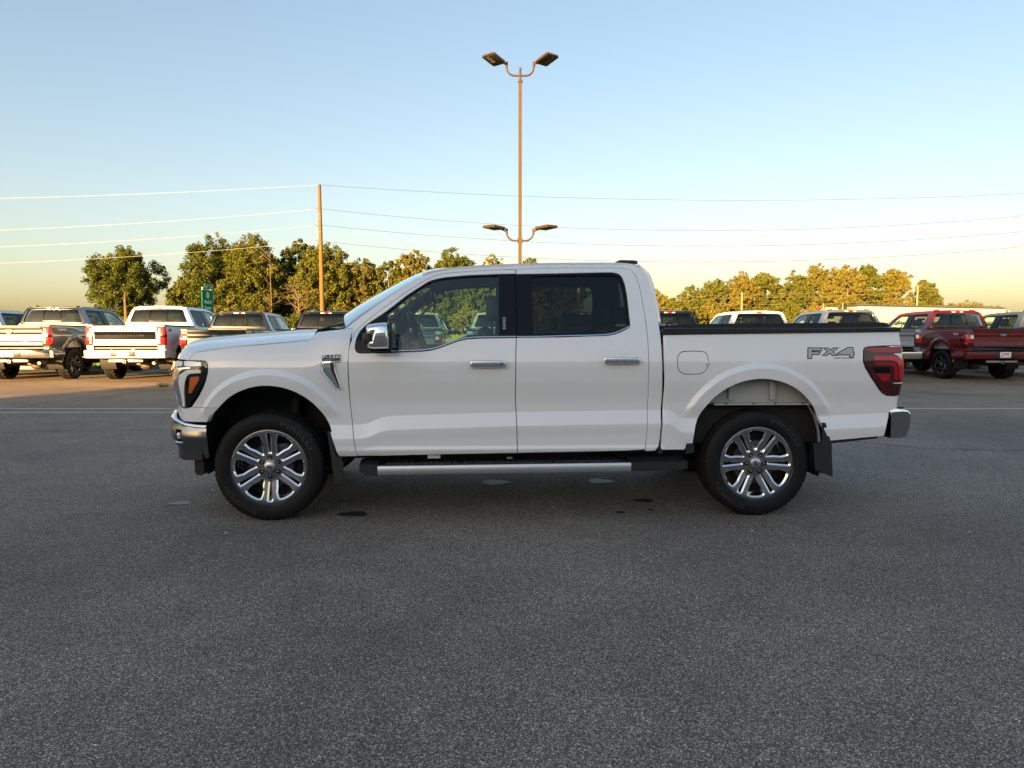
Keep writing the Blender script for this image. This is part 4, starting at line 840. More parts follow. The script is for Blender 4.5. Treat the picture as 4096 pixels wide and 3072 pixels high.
def asphalt():
    m, nt, b, tc, N, L = nodemat('worn_asphalt')
    v = N('ShaderNodeTexVoronoi', i_Scale=230.); L(tc.outputs['Object'], v.inputs['Vector'])
    v2 = N('ShaderNodeTexVoronoi', i_Scale=120.); L(tc.outputs['Object'], v2.inputs['Vector'])
    n1 = N('ShaderNodeTexNoise', i_Scale=110., i_Detail=4., i_Roughness=.7); L(tc.outputs['Object'], n1.inputs['Vector'])
    n2 = N('ShaderNodeTexNoise', i_Scale=.35, i_Detail=5., i_Roughness=.6); L(tc.outputs['Object'], n2.inputs['Vector'])
    n3 = N('ShaderNodeTexNoise', i_Scale=2.2, i_Detail=4.); L(tc.outputs['Object'], n3.inputs['Vector'])
    sep = N('ShaderNodeSeparateColor'); L(v.outputs['Color'], sep.inputs[0])
    st = ramp(nt, sep.outputs[0], [(0., (.055, .045, .036)), (.45, (.168, .140, .115)), (.80, (.270, .228, .188)), (.97, (.66, .58, .50))], L)
    sep2 = N('ShaderNodeSeparateColor'); L(v2.outputs['Color'], sep2.inputs[0])
    st2 = ramp(nt, sep2.outputs[1], [(0., (.74, .74, .74)), (.5, (.97, .97, .97)), (.92, (1.08, 1.08, 1.07)), (1., (1.7, 1.68, 1.62))], L)
    def mul(a, c, f=1.):
        q = N('ShaderNodeMix', data_type='RGBA', blend_type='MULTIPLY'); q.inputs[0].default_value = f; L(a, q.inputs[6]); L(c, q.inputs[7]); return q.outputs[2]
    big = ramp(nt, n2.outputs['Fac'], [(.32, (.70, .70, .71)), (.5, (.97, .97, .97)), (.68, (1.18, 1.16, 1.12))], L)
    mid = ramp(nt, n3.outputs['Fac'], [(.3, (.90, .90, .90)), (.7, (1.08, 1.08, 1.08))], L)
    pit = ramp(nt, n1.outputs['Fac'], [(.36, (.25, .25, .25)), (.46, (1., 1., 1.)), (.62, (1.25, 1.25, 1.25))], L)
    c = mul(mul(mul(mul(st.outputs[0], st2.outputs[0]), pit.outputs[0], .5), big.outputs[0]), mid.outputs[0])
    # far lot tinted warmer and paler, painting golden sunlight into the asphalt
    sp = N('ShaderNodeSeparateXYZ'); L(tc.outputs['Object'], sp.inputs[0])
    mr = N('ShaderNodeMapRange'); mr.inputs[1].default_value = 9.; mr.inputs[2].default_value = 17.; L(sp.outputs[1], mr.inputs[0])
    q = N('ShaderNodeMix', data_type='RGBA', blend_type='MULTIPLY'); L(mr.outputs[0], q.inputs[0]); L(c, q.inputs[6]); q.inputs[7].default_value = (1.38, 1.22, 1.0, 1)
    L(q.outputs[2], b.inputs['Base Color']); b.inputs['Roughness'].default_value = .82; b.inputs['Specular IOR Level'].default_value = .35
    bp = N('ShaderNodeBump', i_Strength=.6, i_Distance=.0025); L(n1.outputs['Fac'], bp.inputs['Height'])
    bp2 = N('ShaderNodeBump', i_Strength=.6, i_Distance=.0025); L(v.outputs['Distance'], bp2.inputs['Height']); L(bp.outputs[0], bp2.inputs['Normal']); L(bp2.outputs[0], b.inputs['Normal'])
    return m
def noisy(name, stops, scale, rough=.9, detail=6, bump=None, stretch=(1, 1, 1)):
    m, nt, b, tc, N, L = nodemat(name)
    mp = N('ShaderNodeMapping'); mp.inputs['Scale'].default_value = stretch; L(tc.outputs['Object'], mp.inputs[0])
    n = N('ShaderNodeTexNoise', i_Scale=scale, i_Detail=float(detail), i_Roughness=.7); L(mp.outputs[0], n.inputs['Vector'])
    r = ramp(nt, n.outputs['Fac'], stops, L); L(r.outputs[0], b.inputs['Base Color']); b.inputs['Roughness'].default_value = rough; b.inputs['Specular IOR Level'].default_value = .2
    if bump:
        bp = N('ShaderNodeBump', i_Strength=.8, i_Distance=bump); L(n.outputs['Fac'], bp.inputs['Height']); L(bp.outputs[0], b.inputs['Normal'])
    return m
def leafmat(name, a, c, transl=.3):
    m, nt, b, tc, N, L = nodemat(name)
    n = N('ShaderNodeTexNoise', i_Scale=.55, i_Detail=3.); L(tc.outputs['Object'], n.inputs['Vector'])
    r = ramp(nt, n.outputs['Fac'], [(.35, a), (.65, c)], L); L(r.outputs[0], b.inputs['Base Color']); b.inputs['Roughness'].default_value = .6; b.inputs['Specular IOR Level'].default_value = .15
    t = N('ShaderNodeBsdfTranslucent'); L(r.outputs[0], t.inputs[0]); mx = N('ShaderNodeMixShader'); mx.inputs[0].default_value = transl
    L(b.outputs[0], mx.inputs[1]); L(t.outputs[0], mx.inputs[2]); L(mx.outputs[0], nt.nodes['Material Output'].inputs[0]); return m
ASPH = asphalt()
FIELD = noisy('soybean_field', [(.35, (.06, .085, .015)), (.55, (.11, .13, .025)), (.7, (.20, .17, .04))], .5, bump=.3, stretch=(.3, 1, 1))
MEADOW = noisy('summer_grass', [(.3, (.06, .10, .02)), (.55, (.13, .16, .04)), (.75, (.22, .20, .08))], .8, bump=.1)
def grid_obj(name, xs, ys, mat_, f, kind='structure'):
    X, Y = np.meshgrid(xs, ys); Z = f(X, Y); V = np.c_[X.ravel(), Y.ravel(), Z.ravel()]; nx = len(xs)
    Fc = [(j * nx + i, j * nx + i + 1, (j + 1) * nx + i + 1, (j + 1) * nx + i) for j in range(len(ys) - 1) for i in range(nx - 1)]
    return tag(mobj(name, V, Fc, mat_, None, True), kind=kind)
xs = np.r_[-3000, -1500, -700, np.linspace(-300, 300, 61), 700, 1500, 3000]; ys = np.r_[-3000, -1000, -300, -100, -45, 24.9, np.linspace(27, 135, 28), np.linspace(138, 180, 15), 220, 300, 600, 1500, 3000]
grid_obj('ground', xs, ys, MEADOW, gz)
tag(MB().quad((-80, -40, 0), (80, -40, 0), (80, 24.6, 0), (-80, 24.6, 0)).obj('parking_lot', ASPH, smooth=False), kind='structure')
tag(MB().box((0, 24.68, .035), (160, .16, .15), .02).obj('kerb', noisy('concrete', [(.3, (.25, .24, .22)), (.7, (.36, .35, .32))], 6)), kind='structure')
grid_obj('field', np.linspace(-300, 300, 41), np.linspace(136.5, 230, 24), FIELD, lambda x, y: gz(x, y) + .12)
tag(MB().quad((-600, 104, .05), (600, 104, .05), (600, 131, .05), (-600, 131, .05)).obj('road', noisy('pale_road', [(.3, (.20, .18, .15)), (.7, (.28, .25, .21))], 1.)), kind='structure')
# parking lines, cracks
LINE = noisy('worn_line_paint', [(.36, (.22, .20, .18)), (.42, (.48, .46, .43)), (.7, (.62, .60, .56))], 14)
for y, w, x0, x1 in ((12.60, .115, -30, 30), (12.03, .10, -30, 2.0)):
    tag(MB().quad((x0, y - w / 2, .004), (x1, y - w / 2, .004), (x1, y + w / 2, .004), (x0, y + w / 2, .004)).obj('lane_marking', LINE, smooth=False), kind='structure')
CRK = mat('crack_shadow_tar', (.025, .024, .023), .9)
def crack(P, w, seed):
    r_ = np.random.RandomState(seed); P = resample(P, 60); t = np.gradient(P, axis=0); nrm_ = np.c_[-t[:, 1], t[:, 0]] / (np.linalg.norm(t, axis=1)[:, None] + 1e-9)
    P = P + nrm_ * (np.cumsum(r_.randn(60)) * .012)[:, None]; ww = w * (.25 + r_.rand(60)); V = np.vstack([np.c_[P - nrm_ * ww[:, None], np.full(60, .0035)], np.c_[P + nrm_ * ww[:, None], np.full(60, .0035)]])
    tag(mobj('crack', V, [(i, i + 1, 61 + i, 60 + i) for i in range(59)], CRK), kind='structure')
crack([(-9.5, 9.6), (-7.05, 9.7), (-6.1, 9.89), (-4.86, 9.96), (-2.5, 10.1), (2.0, 9.9), (4.4, 8.98), (4.9, 8.4), (7.5, 8.2)], .010, 1)
crack([(-9.5, 11.9), (-8.98, 12.38), (-9.03, 13.67), (-8.6, 14.74), (-8.6, 15.67), (-7.6, 17.0)], .022, 2)
crack([(7.0, 16.6), (9.0, 15.4), (12.5, 15.0), (16, 15.6)], .018, 3)
crack([(5.5, 12.9), (8.0, 13.6), (10.5, 13.2)], .016, 5)
crack([(-16, 16.2), (-11, 17.0), (-8, 16.4), (-3, 16.7)], .02, 4)
def blotch(name, c, rx, ry, col, label, seed, cat, z=.005, rough=.8):
    r_ = np.random.RandomState(seed); n = 40; a = np.linspace(0, 2 * math.pi, n, endpoint=False); k = 1 + .10 * np.sin(3 * a + seed) + .07 * np.sin(7 * a + 2 * seed) + .06 * r_.randn(n)
    P = [(c[0] + rx * k[i] * math.cos(a[i]), c[1] + ry * k[i] * math.sin(a[i]), z) for i in range(n)]
    m = noisy(name + '_%d' % seed, [(.30, tuple(q * .6 for q in col)), (.46, col), (.7, tuple(min(1, q * 1.25) for q in col))], 60, rough)
    V = P + [(c[0], c[1], z)]
    tag(mobj(name, V, [(i, (i + 1) % n, n) for i in range(n)], m), label, cat)
blotch('pale_spot', (-.16, 6.54), .125, .105, (.85, .88, .88), 'white speckled dot on the asphalt under the front door of the white pickup', 1, 'paint mark')  # pale speckled patches laid flat on the asphalt
blotch('pale_spot', (.83, 6.59), .12, .10, (.9, .92, .94), 'white speckled dot on the asphalt under the rear door of the white pickup', 2, 'paint mark')
blotch('pale_spot', (-2.73, 5.75), .085, .06, (.30, .34, .38), 'faint grey blue speckled dot in front of the front bumper of the white pickup', 3, 'paint mark')
blotch('oil_stain', (-1.23, 5.41), .115, .075, (.018, .018, .018), 'dark teardrop oil stain beside the front wheel of the white pickup', 4, 'stain')
blotch('oil_stain', (1.10, 5.84), .085, .06, (.022, .022, .022), 'dark oil stain just ahead of the rear wheel of the white pickup', 5, 'stain')
blotch('oil_stain', (.85, 5.46), .04, .03, (.02, .02, .02), 'small dark drip stain on the asphalt below the running board end', 6, 'stain')
blotch('oil_stain', (1.10, 5.53), .03, .025, (.02, .02, .02), 'tiny dark drip nearest the rear wheel of the white pickup', 7, 'stain')
r_ = np.random.RandomState(21); mb = MB()
for k in range(170):
    y = 1.9 + 9 * r_.rand() ** 1.4; x = r_.uniform(-.75, .75) * y; s_ = r_.uniform(.003, .008) * (1 + .12 * y)
    g2 = bmesh.ops.create_icosphere(mb.bm, subdivisions=1, radius=s_)['verts']; sc3 = (r_.uniform(.7, 1.6), r_.uniform(.7, 1.4), r_.uniform(.4, .8))
    for v in g2: v.co = Vector((v.co.x * sc3[0] * r_.uniform(.8, 1.2) + x, v.co.y * sc3[1] * r_.uniform(.8, 1.2) + y, v.co.z * sc3[2] + s_ * .3))
tag(mb.obj('loose_gravel', noisy('pale_chips', [(.4, (.16, .14, .12)), (.6, (.50, .47, .43))], 3), smooth=False), kind='stuff')
# ---------------------------------------------------------------- grass and crops
def blades(name, n, x0, x1, y0, y1, h, w, mat_, seed, lean=.35, dens=None):
    r_ = np.random.RandomState(seed); x = r_.uniform(x0, x1, n); y = y0 + (y1 - y0) * r_.rand(n) ** 1.3; z = gz(x, y)
    a = r_.uniform(-1.0, 1.0, n); hh = h * r_.uniform(.5, 1.25, n); ww = w * r_.uniform(.6, 1.3, n)
    dx, dy = np.cos(a) * ww, np.sin(a) * ww; lx, ly = r_.randn(n) * lean * hh, r_.randn(n) * lean * hh
    P = np.zeros((n, 4, 3)); P[:, 0] = np.c_[x - dx, y - dy, z - .02]; P[:, 1] = np.c_[x + dx, y + dy, z - .02]
    P[:, 2] = np.c_[x + lx + dx * .35, y + ly + dy * .35, z + hh]; P[:, 3] = np.c_[x + lx - dx * .35, y + ly - dy * .35, z + hh]
    return tag(quads_obj(name, P, mat_), kind='stuff')
LG = leafmat('lawn_blades', (.08, .17, .02), (.14, .22, .04)); TG = leafmat('tall_grass_blades', (.12, .16, .035), (.30, .26, .10)); SB = leafmat('soy_leaves', (.07, .12, .02), (.15, .18, .035))
blades('lawn', 26000, -28, 30, 24.8, 30, .13, .02, LG, 1)
blades('tall_grass', 60000, -90, 90, 30, 102, .55, .035, TG, 2)
blades('roadside_grass', 26000, -120, 130, 131, 141, .9, .07, TG, 3)
blades('crop_rows', 60000, -150, 150, 140, 176, .75, .22, SB, 4, .5)
r_ = np.random.RandomState(5); P_ = []
for k in range(40):
    a = r_.uniform(0, 6.28); l = r_.uniform(.04, .14); x, y = -8.5 + .05 * r_.randn(), 17.24 + .05 * r_.randn(); P_.append([(x - .006, y, 0), (x + .006, y, 0), (x + .004 + l * .5 * math.cos(a), y + l * .5 * math.sin(a), l), (x + l * .5 * math.cos(a), y + l * .5 * math.sin(a), l)])
tag(quads_obj('weed_tuft', np.array(P_), LG), 'small green weed tuft growing from a crack left of the white pickup', 'weed')
# ---------------------------------------------------------------- trees
BARK = noisy('bark', [(.35, (.10, .075, .05)), (.7, (.22, .16, .11))], 3, bump=.05)
DEAD = noisy('dead_wood', [(.35, (.10, .075, .05)), (.7, (.17, .125, .085))], 2)
LM = [leafmat('leaves_dark', (.052, .074, .012), (.105, .122, .022)), leafmat('leaves_mid', (.078, .100, .016), (.145, .148, .026)), leafmat('leaves_gold', (.118, .120, .022), (.20, .172, .036))]
def tree(name, x, y, top, width, label, cat='tree', group=None, seed=0, n=9000, lm=1, low=.12, leaf=.41, nb=34, openness=.0, trunk=.32, lean=0., shape=1.):
    r_ = np.random.RandomState(seed + 100); zb = float(gz(x, y)); h = top - zb; root = empty(name, (x, y, zb), 0, label, cat, group)
    cz0 = h * low; rx = width / 2; rz = (h - cz0) / 2; cz = cz0 + rz
    B = []
    for k in range(nb):
        u = r_.uniform(-1, 1); a = r_.uniform(0, 2 * math.pi); q = math.sqrt(1 - u * u); rad = r_.uniform(.35, 1) ** .6
        prof = (1 - .25 * max(0, -u)) if shape == 1. else 1.
        br = width * r_.uniform(.11, .20)
        B.append((math.cos(a) * q * (rx - br * .7) * rad * prof + lean * (u + 1) * .5, math.sin(a) * q * (rx - br * .7) * rad * prof, cz + u * (rz - br * .7) * rad, br))
    B[0] = (lean * .8, 0, h - width * .12, width * .12); B[1] = (width * .14, 0, h - width * .24, width * .13); B[2] = (-width * .13, -width * .1, h - width * .27, width * .14)
    Bn = np.array(B); w = Bn[:, 3] ** 2; n = int(n * 3.0); idx = r_.choice(nb, n, p=w / w.sum()); d = r_.randn(n, 3); d /= np.linalg.norm(d, axis=1)[:, None]
    # ragged clumps: small sprigs round each clump
    sp = r_.randn(nb * 14, 3); sp /= np.linalg.norm(sp, axis=1)[:, None]; sp *= r_.uniform(.65, 1.15, (nb * 14, 1)); sid = idx * 14 + r_.randint(0, 14, n)
    c = Bn[idx, :3] + sp[sid] * Bn[idx, 3:4] + d * Bn[idx, 3:4] * .34 * r_.rand(n, 1) ** .5
    # leaf quads
    nn = d * .8 + r_.randn(n, 3) * .8; nn /= np.linalg.norm(nn, axis=1)[:, None]; t = np.cross(nn, r_.randn(n, 3)); t /= np.linalg.norm(t, axis=1)[:, None]; b2 = np.cross(nn, t)
    s = leaf * r_.uniform(.45, 1.15, (n, 1)) * .5; P = np.stack([c - t * s, c - b2 * s * .7, c + t * s, c + b2 * s * .7], 1)
    quads_obj('crown', P, LM[lm], root)
    mb = MB(); fork = h * max(.28, low + .1)
    mb.tube([(0, 0, -.2), (lean * .1, 0, fork * .5), (lean * .2, 0, fork), (lean * .6, 0, h * .7)], [trunk, trunk * .8, trunk * .62, trunk * .2], 7)
    for k in r_.choice(nb, min(nb, 15), replace=False):
        e = Bn[k, :3]; s0 = Vector((lean * .2, 0, fork * r_.uniform(.6, 1.3))); mid = s0.lerp(Vector(e), .5) + Vector((0, 0, .06 * h)); mb.tube([s0, mid, Vector(e)], [trunk * .35, trunk * .22, trunk * .07], 5)
    mb.obj('trunk', BARK, root); return root
lg = 'trees of the left grove'; rg = 'trees of the right grove beyond the road'
tree('broadleaf_tree', -69.2, 128, 16.0, 14.2, 'round leafy tree standing alone at the far left beyond the field', seed=1, n=15000, lm=0, low=.14, nb=46, trunk=.4)
tree('small_tree', -60.3, 130, 10.6, 8.0, 'low rounded tree just left of the green exit sign', seed=2, n=7000, lm=1, low=.05, group=lg)
for i, (x, y, t, w, lm, lb, kw) in enumerate([
    (-54.6, 132, 18.4, 13, 0, 'tall dark leafy tree directly behind the green exit sign', dict(low=.05, n=15000, nb=44)),
    (-47.0, 130, 18.3, 12, 1, 'broad leafy tree left of the bare grey branches, tallest crown of the left grove', dict(low=.05, n=14000, nb=42)),
    (-40.2, 136, 18.0, 9, 0, 'dark tree partly behind the bare grey branches', dict(low=.1, n=9000)),
    (-34.0, 129, 16.6, 11, 1, 'leafy tree directly behind the wooden utility pole', dict(low=.04, n=13000, nb=40)),
    (-27.6, 131, 13.9, 9, 2, 'golden green tree just right of the wooden utility pole', dict(low=.03, n=10000)),
    (-22.4, 130, 13.6, 6.5, 1, 'narrow tree behind the thin black whip antenna', dict(low=.03, n=6500)),
    (-17.6, 132, 15.8, 7.5, 2, 'open golden tree above the windscreen of the white pickup', dict(low=.1, n=6500, nb=30)),
    (-11.0, 133, 16.0, 9.5, 0, 'spreading tree above the front of the white pickup roof', dict(low=.1, n=8500, nb=30)),
    (-5.6, 132, 12.6, 8, 0, 'dark tree seen through the front side window', dict(low=.05, n=8000)),
    (-3.6, 138, 15.4, 6.5, 2, 'tuft topped tree just left of the base of the lamp post', dict(low=.1, n=3500, nb=20)),
    (3.4, 134, 14.6, 7.5, 1, 'tree whose top shows behind the lamp post above the cab roof', dict(low=.1, n=6500)),
    (9.5, 136, 12.0, 9, 0, 'dark tree seen through the tinted rear side window', dict(low=.05, n=7000)),
    (26.0, 130, 8.4, 5, 2, 'small sparse tree just right of the cab of the white pickup', dict(low=.05, n=2600, nb=22)),
        (-45.0, 141, 16.5, 13, 0, 'dim tree filling the gap left of the bare branches, behind the front crowns', dict(low=.02, n=9000)),
    (-29.5, 141, 15.0, 12, 0, 'dim tree behind the crowns right of the wooden utility pole', dict(low=.02, n=9000)),
    (-15.0, 141, 11.0, 11, 0, 'dim low tree behind the front crowns above the hood', dict(low=.02, n=7000)),
    ]): tree('broadleaf_tree', x, y, t, w * 1.15, lb, group=lg, seed=10 + i, lm=lm, **kw)
for i, (x, y, t, w, lm, lb) in enumerate([
    (36.0, 160, 7.9, 6.5, 1, 'lowest leftmost tree of the right grove'),
    (40.5, 158, 10.0, 7.5, 1, 'second tree from the left of the right grove, low and rounded'),
    (46.0, 160, 12.0, 8.5, 1, 'tree of the right grove just left of the near thin utility pole'),
    (51.5, 159, 13.3, 8.5, 2, 'tree of the right grove directly above the black pickup and white pickup gap'),
    (57.0, 161, 13.6, 8.5, 1, 'mid height tree above the white pickup cab in the right grove'),
    (63.0, 160, 13.9, 8.0, 1, 'tree left of the tallest crowns in the right grove'),
    (69.0, 162, 15.6, 9.0, 2, 'first of the two tallest crowns in the right grove'),
    (74.5, 159, 15.4, 8.0, 2, 'open gappy crown between the two tallest of the right grove'),
    (79.5, 161, 15.9, 8.5, 1, 'tallest tree near the right end of the right grove'),
    (85.0, 160, 14.3, 8.0, 2, 'feathery tree second from the right end of the right grove'),
    (91.0, 158, 11.9, 7.0, 1, 'rounded tree at the right end of the right grove beside the far pole')]):
    tree('broadleaf_tree', x, y, t, w * 1.15, lb, group=rg, seed=40 + i, lm=lm, n=7500, low=.03, leaf=.42, nb=32)
for i in range(9):
    tree('shrub', 36 + i * 7.1, 150 + (i % 3), 5.9 + .9 * (i % 2), 8.5, ['leftmost low shrub at the foot of the right grove', 'low shrub under the second tree of the right grove', 'low shrub left of the near thin pole in the right grove', 'low shrub between the black cab and the white cab behind the bed cover', 'low shrub behind the white cab at the foot of the right grove', 'low shrub right of the white cab at the foot of the right grove', 'low shrub behind the blue grey cab', 'low shrub behind the white semi tractor roof', 'rightmost low shrub of the right grove, behind the trailer'][i], 'shrub', 'shrubs at the foot of the right grove', seed=70 + i, lm=(1, 2, 0)[i % 3], n=3200, low=.0, leaf=.38, nb=20, trunk=.08)
for i, (x, w) in enumerate([(-63, 6), (-57, 8), (-50, 9), (-43, 9), (-36, 9), (-29, 8), (-22, 8), (-15, 8), (-8, 8), (-1, 8), (6, 8)]):
    tree('shrub', x, 124, 3.6 + .8 * (i % 3), w, ['low shrub left of the green exit sign', 'low shrub under the green exit sign', 'low shrub right of the green exit sign', 'low shrub left of the bare grey branches', 'low shrub under the bare grey branches', 'low shrub at the foot of the wooden utility pole', 'low shrub under the thin whip antenna', 'low shrub behind the windscreen base of the white pickup', 'low shrub seen through the windscreen corner', 'low shrub seen through the front side window', 'low shrub seen through the tinted rear window'][i], 'shrub', 'shrubs at the foot of the left grove', seed=90 + i, lm=(1, 0, 2)[i % 3], n=2600, low=.0, leaf=.34, nb=18, trunk=.08)
for i, (x, t, w) in enumerate([(101.5, 5.9 + 1.6, 9), (108, 5.2 + 1.2, 8)]):
    tree('shrub', x + 22, 195, t + .6, w * 1.2, ('yellow green shrub crown above the trailer roof' if i == 0 else 'smaller shrub crown right of the one above the trailer roof'), 'shrub', seed=120 + i, lm=2, n=3000, low=.0, nb=20)
# bare branches in the grove, dead snag
def snag(x, y, h, label, seed, spread=1., stem=.16):
    r_ = np.random.RandomState(seed); root = empty('dead_tree', (x, y, float(gz(x, y))), 0, label, 'dead tree'); mb = MB()
    mb.tube([(0, 0, 0), (.1, 0, h * .4), (0, .05, h * .75), (.05, 0, h)], [stem, stem * .85, stem * .6, stem * .2], 6); mb.obj('trunk', DEAD, root); mb = MB()
    for k in range(int(26 * spread)):
        z0 = h * r_.uniform(.25, .95); a = r_.uniform(0, 6.28); l = h * .38 * r_.uniform(.4, 1) * spread; el = r_.uniform(.2, 1.1)
        p0 = Vector((0, 0, z0)); d = Vector((math.cos(a) * math.cos(el), math.sin(a) * math.cos(el), math.sin(el))); p1 = p0 + d * l * .5; p2 = p1 + (d + Vector(r_.randn(3) * .3)) * l * .5
        mb.tube([p0, p1, p2], [.07, .05, .02], 4)
        for q in range(3): mb.tube([p1, p1 + (d + Vector(r_.randn(3) * .6)) * l * .4], [.035, .012], 4)
    if spread > .2: mb.obj('branches', DEAD, root)
snag(-36.6, 122.5, 8.8, 'bare grey branches sticking out in front of the left grove', 3, 1.0)
snag(-42.2, 125, 14.8, 'thin bare twigs high between two crowns of the left grove', 4, .55, .1)
snag(-65.6, 121, 7.6, 'broken pale trunk stub in front of the round tree at the far left', 6, .12, .30)
# far woods on the horizon
r_ = np.random.RandomState(9); n = 9000; x = r_.uniform(-700, 700, n); y = 640 + 30 * r_.rand(n); hz_ = 5 + 3.5 * np.sin(x * .013) + 2 * np.sin(x * .05 + 1); z = 3.6 + hz_ * r_.rand(n) ** .6
s = 1.6; P = np.stack([np.c_[x - s, y, z - s], np.c_[x + s, y, z - s * .6], np.c_[x + s, y, z + s], np.c_[x - s * .7, y, z + s * .8]], 1)
tag(quads_obj('distant_woods', P, LM[0]), kind='stuff')
# ---------------------------------------------------------------- poles and lines
WOOD = noisy('pole_wood', [(.35, (.11, .065, .024)), (.7, (.21, .125, .048))], 3, stretch=(6, 6, .4), bump=.01)
WIRE = mat('wire_metal', (.22, .20, .16), .5, .2)
up = empty('utility_pole', (-14.34, 54, -.03), 0, 'tall brown wooden utility pole standing left of the white pickup cab', 'utility pole')
MB().tube([(0, 0, 0), (-.02, 0, 6), (-.04, 0, 12.1)], [.19, .165, .125], 12).obj('shaft', WOOD, up)
PORC = mat('grey_insulator', (.12, .16, .14), .3); HARD = mat('galvanised_hardware', (.3, .3, .3), .5, .7)
for z in (10.25, 9.0, 7.85):
    h_ = MB().tube([(-.08, 0, z), (-.42, -.05, z + .14)], [.05, .03], 8).obj('insulator', PORC, up)
MB().tube([(.0, -.14, 12.1), (.0, -.14, 11.9), (-.62, -.05, 11.6), (-.62, -.05, 8.0)], .012, 5).obj('ground_wire', WIRE, up)
for z in (9.9, 9.6, 8.6, 7.4): MB().box((0, -.17, z), (.09, .03, .05), .01).obj('step_bolt', HARD, up)
WIRED = mat('dark_wire_metal', (.045, .045, .04), .7)
def wire(a, b, sag, r, label, group, n=40, nm='power_line'):
    P = [Vector(a).lerp(Vector(b), t) - Vector((0, 0, 4 * sag * t * (1 - t))) for t in np.linspace(0, 1, n)]
    o = MB().tube(P, r, 5, False).obj(nm, WIRED if 'right of' in group else WIRE); tag(o, label, 'power line', group)
PALEW = mat('sunlit_tone_pole', (.30, .24, .14), .8)  # lighter tone puts the sunlight on the thin poles into their colour
nms = ['topmost', 'second', 'third', 'lowest']
for k, (zp, zl, zr, lo) in enumerate([(12.05, 11.06, 11.42, 10.95), (10.3, 8.73, 9.79, 8.70), (9.1, 7.49, 8.61, 7.55), (7.9, 6.28, 7.49, 6.36)]):
    # left span: straight-ish dip to the frame edge and on to the next pole at x=-92
    xl = -92.; t1 = (-38.3 + 14.4) / (xl + 14.4); sagl = (zp - zl) / (4 * t1 * (1 - t1)); wire((-14.45, 54, zp), (xl, 54, zp), sagl, .0085, '%s wire running left from the wooden utility pole' % nms[k], 'wires left of the utility pole')
    xr = 62.; t1 = (38.3 + 14.4) / (xr + 14.4); t0 = (12 + 14.4) / (xr + 14.4)
    # endpoint height and sag from two heights seen along the span
    A_ = np.array([[t1, -4 * t1 * (1 - t1)], [t0, -4 * t0 * (1 - t0)]]); q = np.linalg.solve(A_, np.array([zr - zp, lo - zp])); wire((-14.3, 54, zp), (xr, 54, zp + q[0]), q[1], .0125, '%s wire running right from the wooden utility pole' % nms[k], 'wires right of the utility pole')
for x, label, zt in ((47.94, 'thin pale utility pole in front of the right grove above the white pickup cab', 8.75), (84.5, 'thin pale utility pole near the right end of the right grove', 10.2)):
    r2 = empty('utility_pole', (x, 149, float(gz(x, 149))), 0, label, 'utility pole'); MB().tube([(0, 0, 0), (0, 0, zt - float(gz(x, 149)))], [.19, .15], 8).obj('shaft', PALEW, r2); MB().box((0, 0, zt - float(gz(x, 149)) - .35), (1.0, .12, .12)).obj('crossarm', WOOD, r2)
for k, dz in enumerate((0, -.75, -2.2)):
    for sp_, a, b, s_ in (('left', (10, 149, 7.3 + dz), (47.94, 149, 8.5 + dz), .45), ('middle', (47.94, 149, 8.5 + dz), (84.5, 149, 9.85 + dz), .5), ('right', (84.5, 149, 9.85 + dz), (125, 149, 10.9 + dz), .6)):
        wire(a, b, s_, .020, '%s thin line of the %s span strung past the right grove' % (('upper', 'middle', 'lower')[k], sp_), 'thin lines along the right grove', 12)
# twin-armed lamp post
BRZ = mat('bronze_lamp_paint', (.058, .032, .010), .5, .0, .0, .25, vary=(3, .12))
LBLK = mat('lamp_underside', (.02, .022, .025), .5)
lp = empty('lamp_post', (.285, 24.5 + .9, 0), 0, 'tall brown parking lot lamp post with four lamp heads behind the white pickup', 'lamp post')
MB().cyl((0, 0, 0), (0, 0, .75), .30, 20).obj('concrete_base', noisy('base_concrete', [(.3, (.3, .29, .27)), (.7, (.4, .38, .36))], 5), lp)
MB().prism([[(-.062, -.062, .75), (.062, -.062, .75), (.062, .062, .75), (-.062, .062, .75)], [(-.058, -.058, 9.92), (.058, -.058, 9.92), (.058, .058, 9.92), (-.058, .058, 9.92)]]).obj('pole', BRZ, lp, smooth=False)
MB().box((0, 0, 9.96), (.16, .16, .07), .01).cyl((0, 0, 9.96), (0, 0, 10.42), .042, 12).obj('tenon', BRZ, lp)
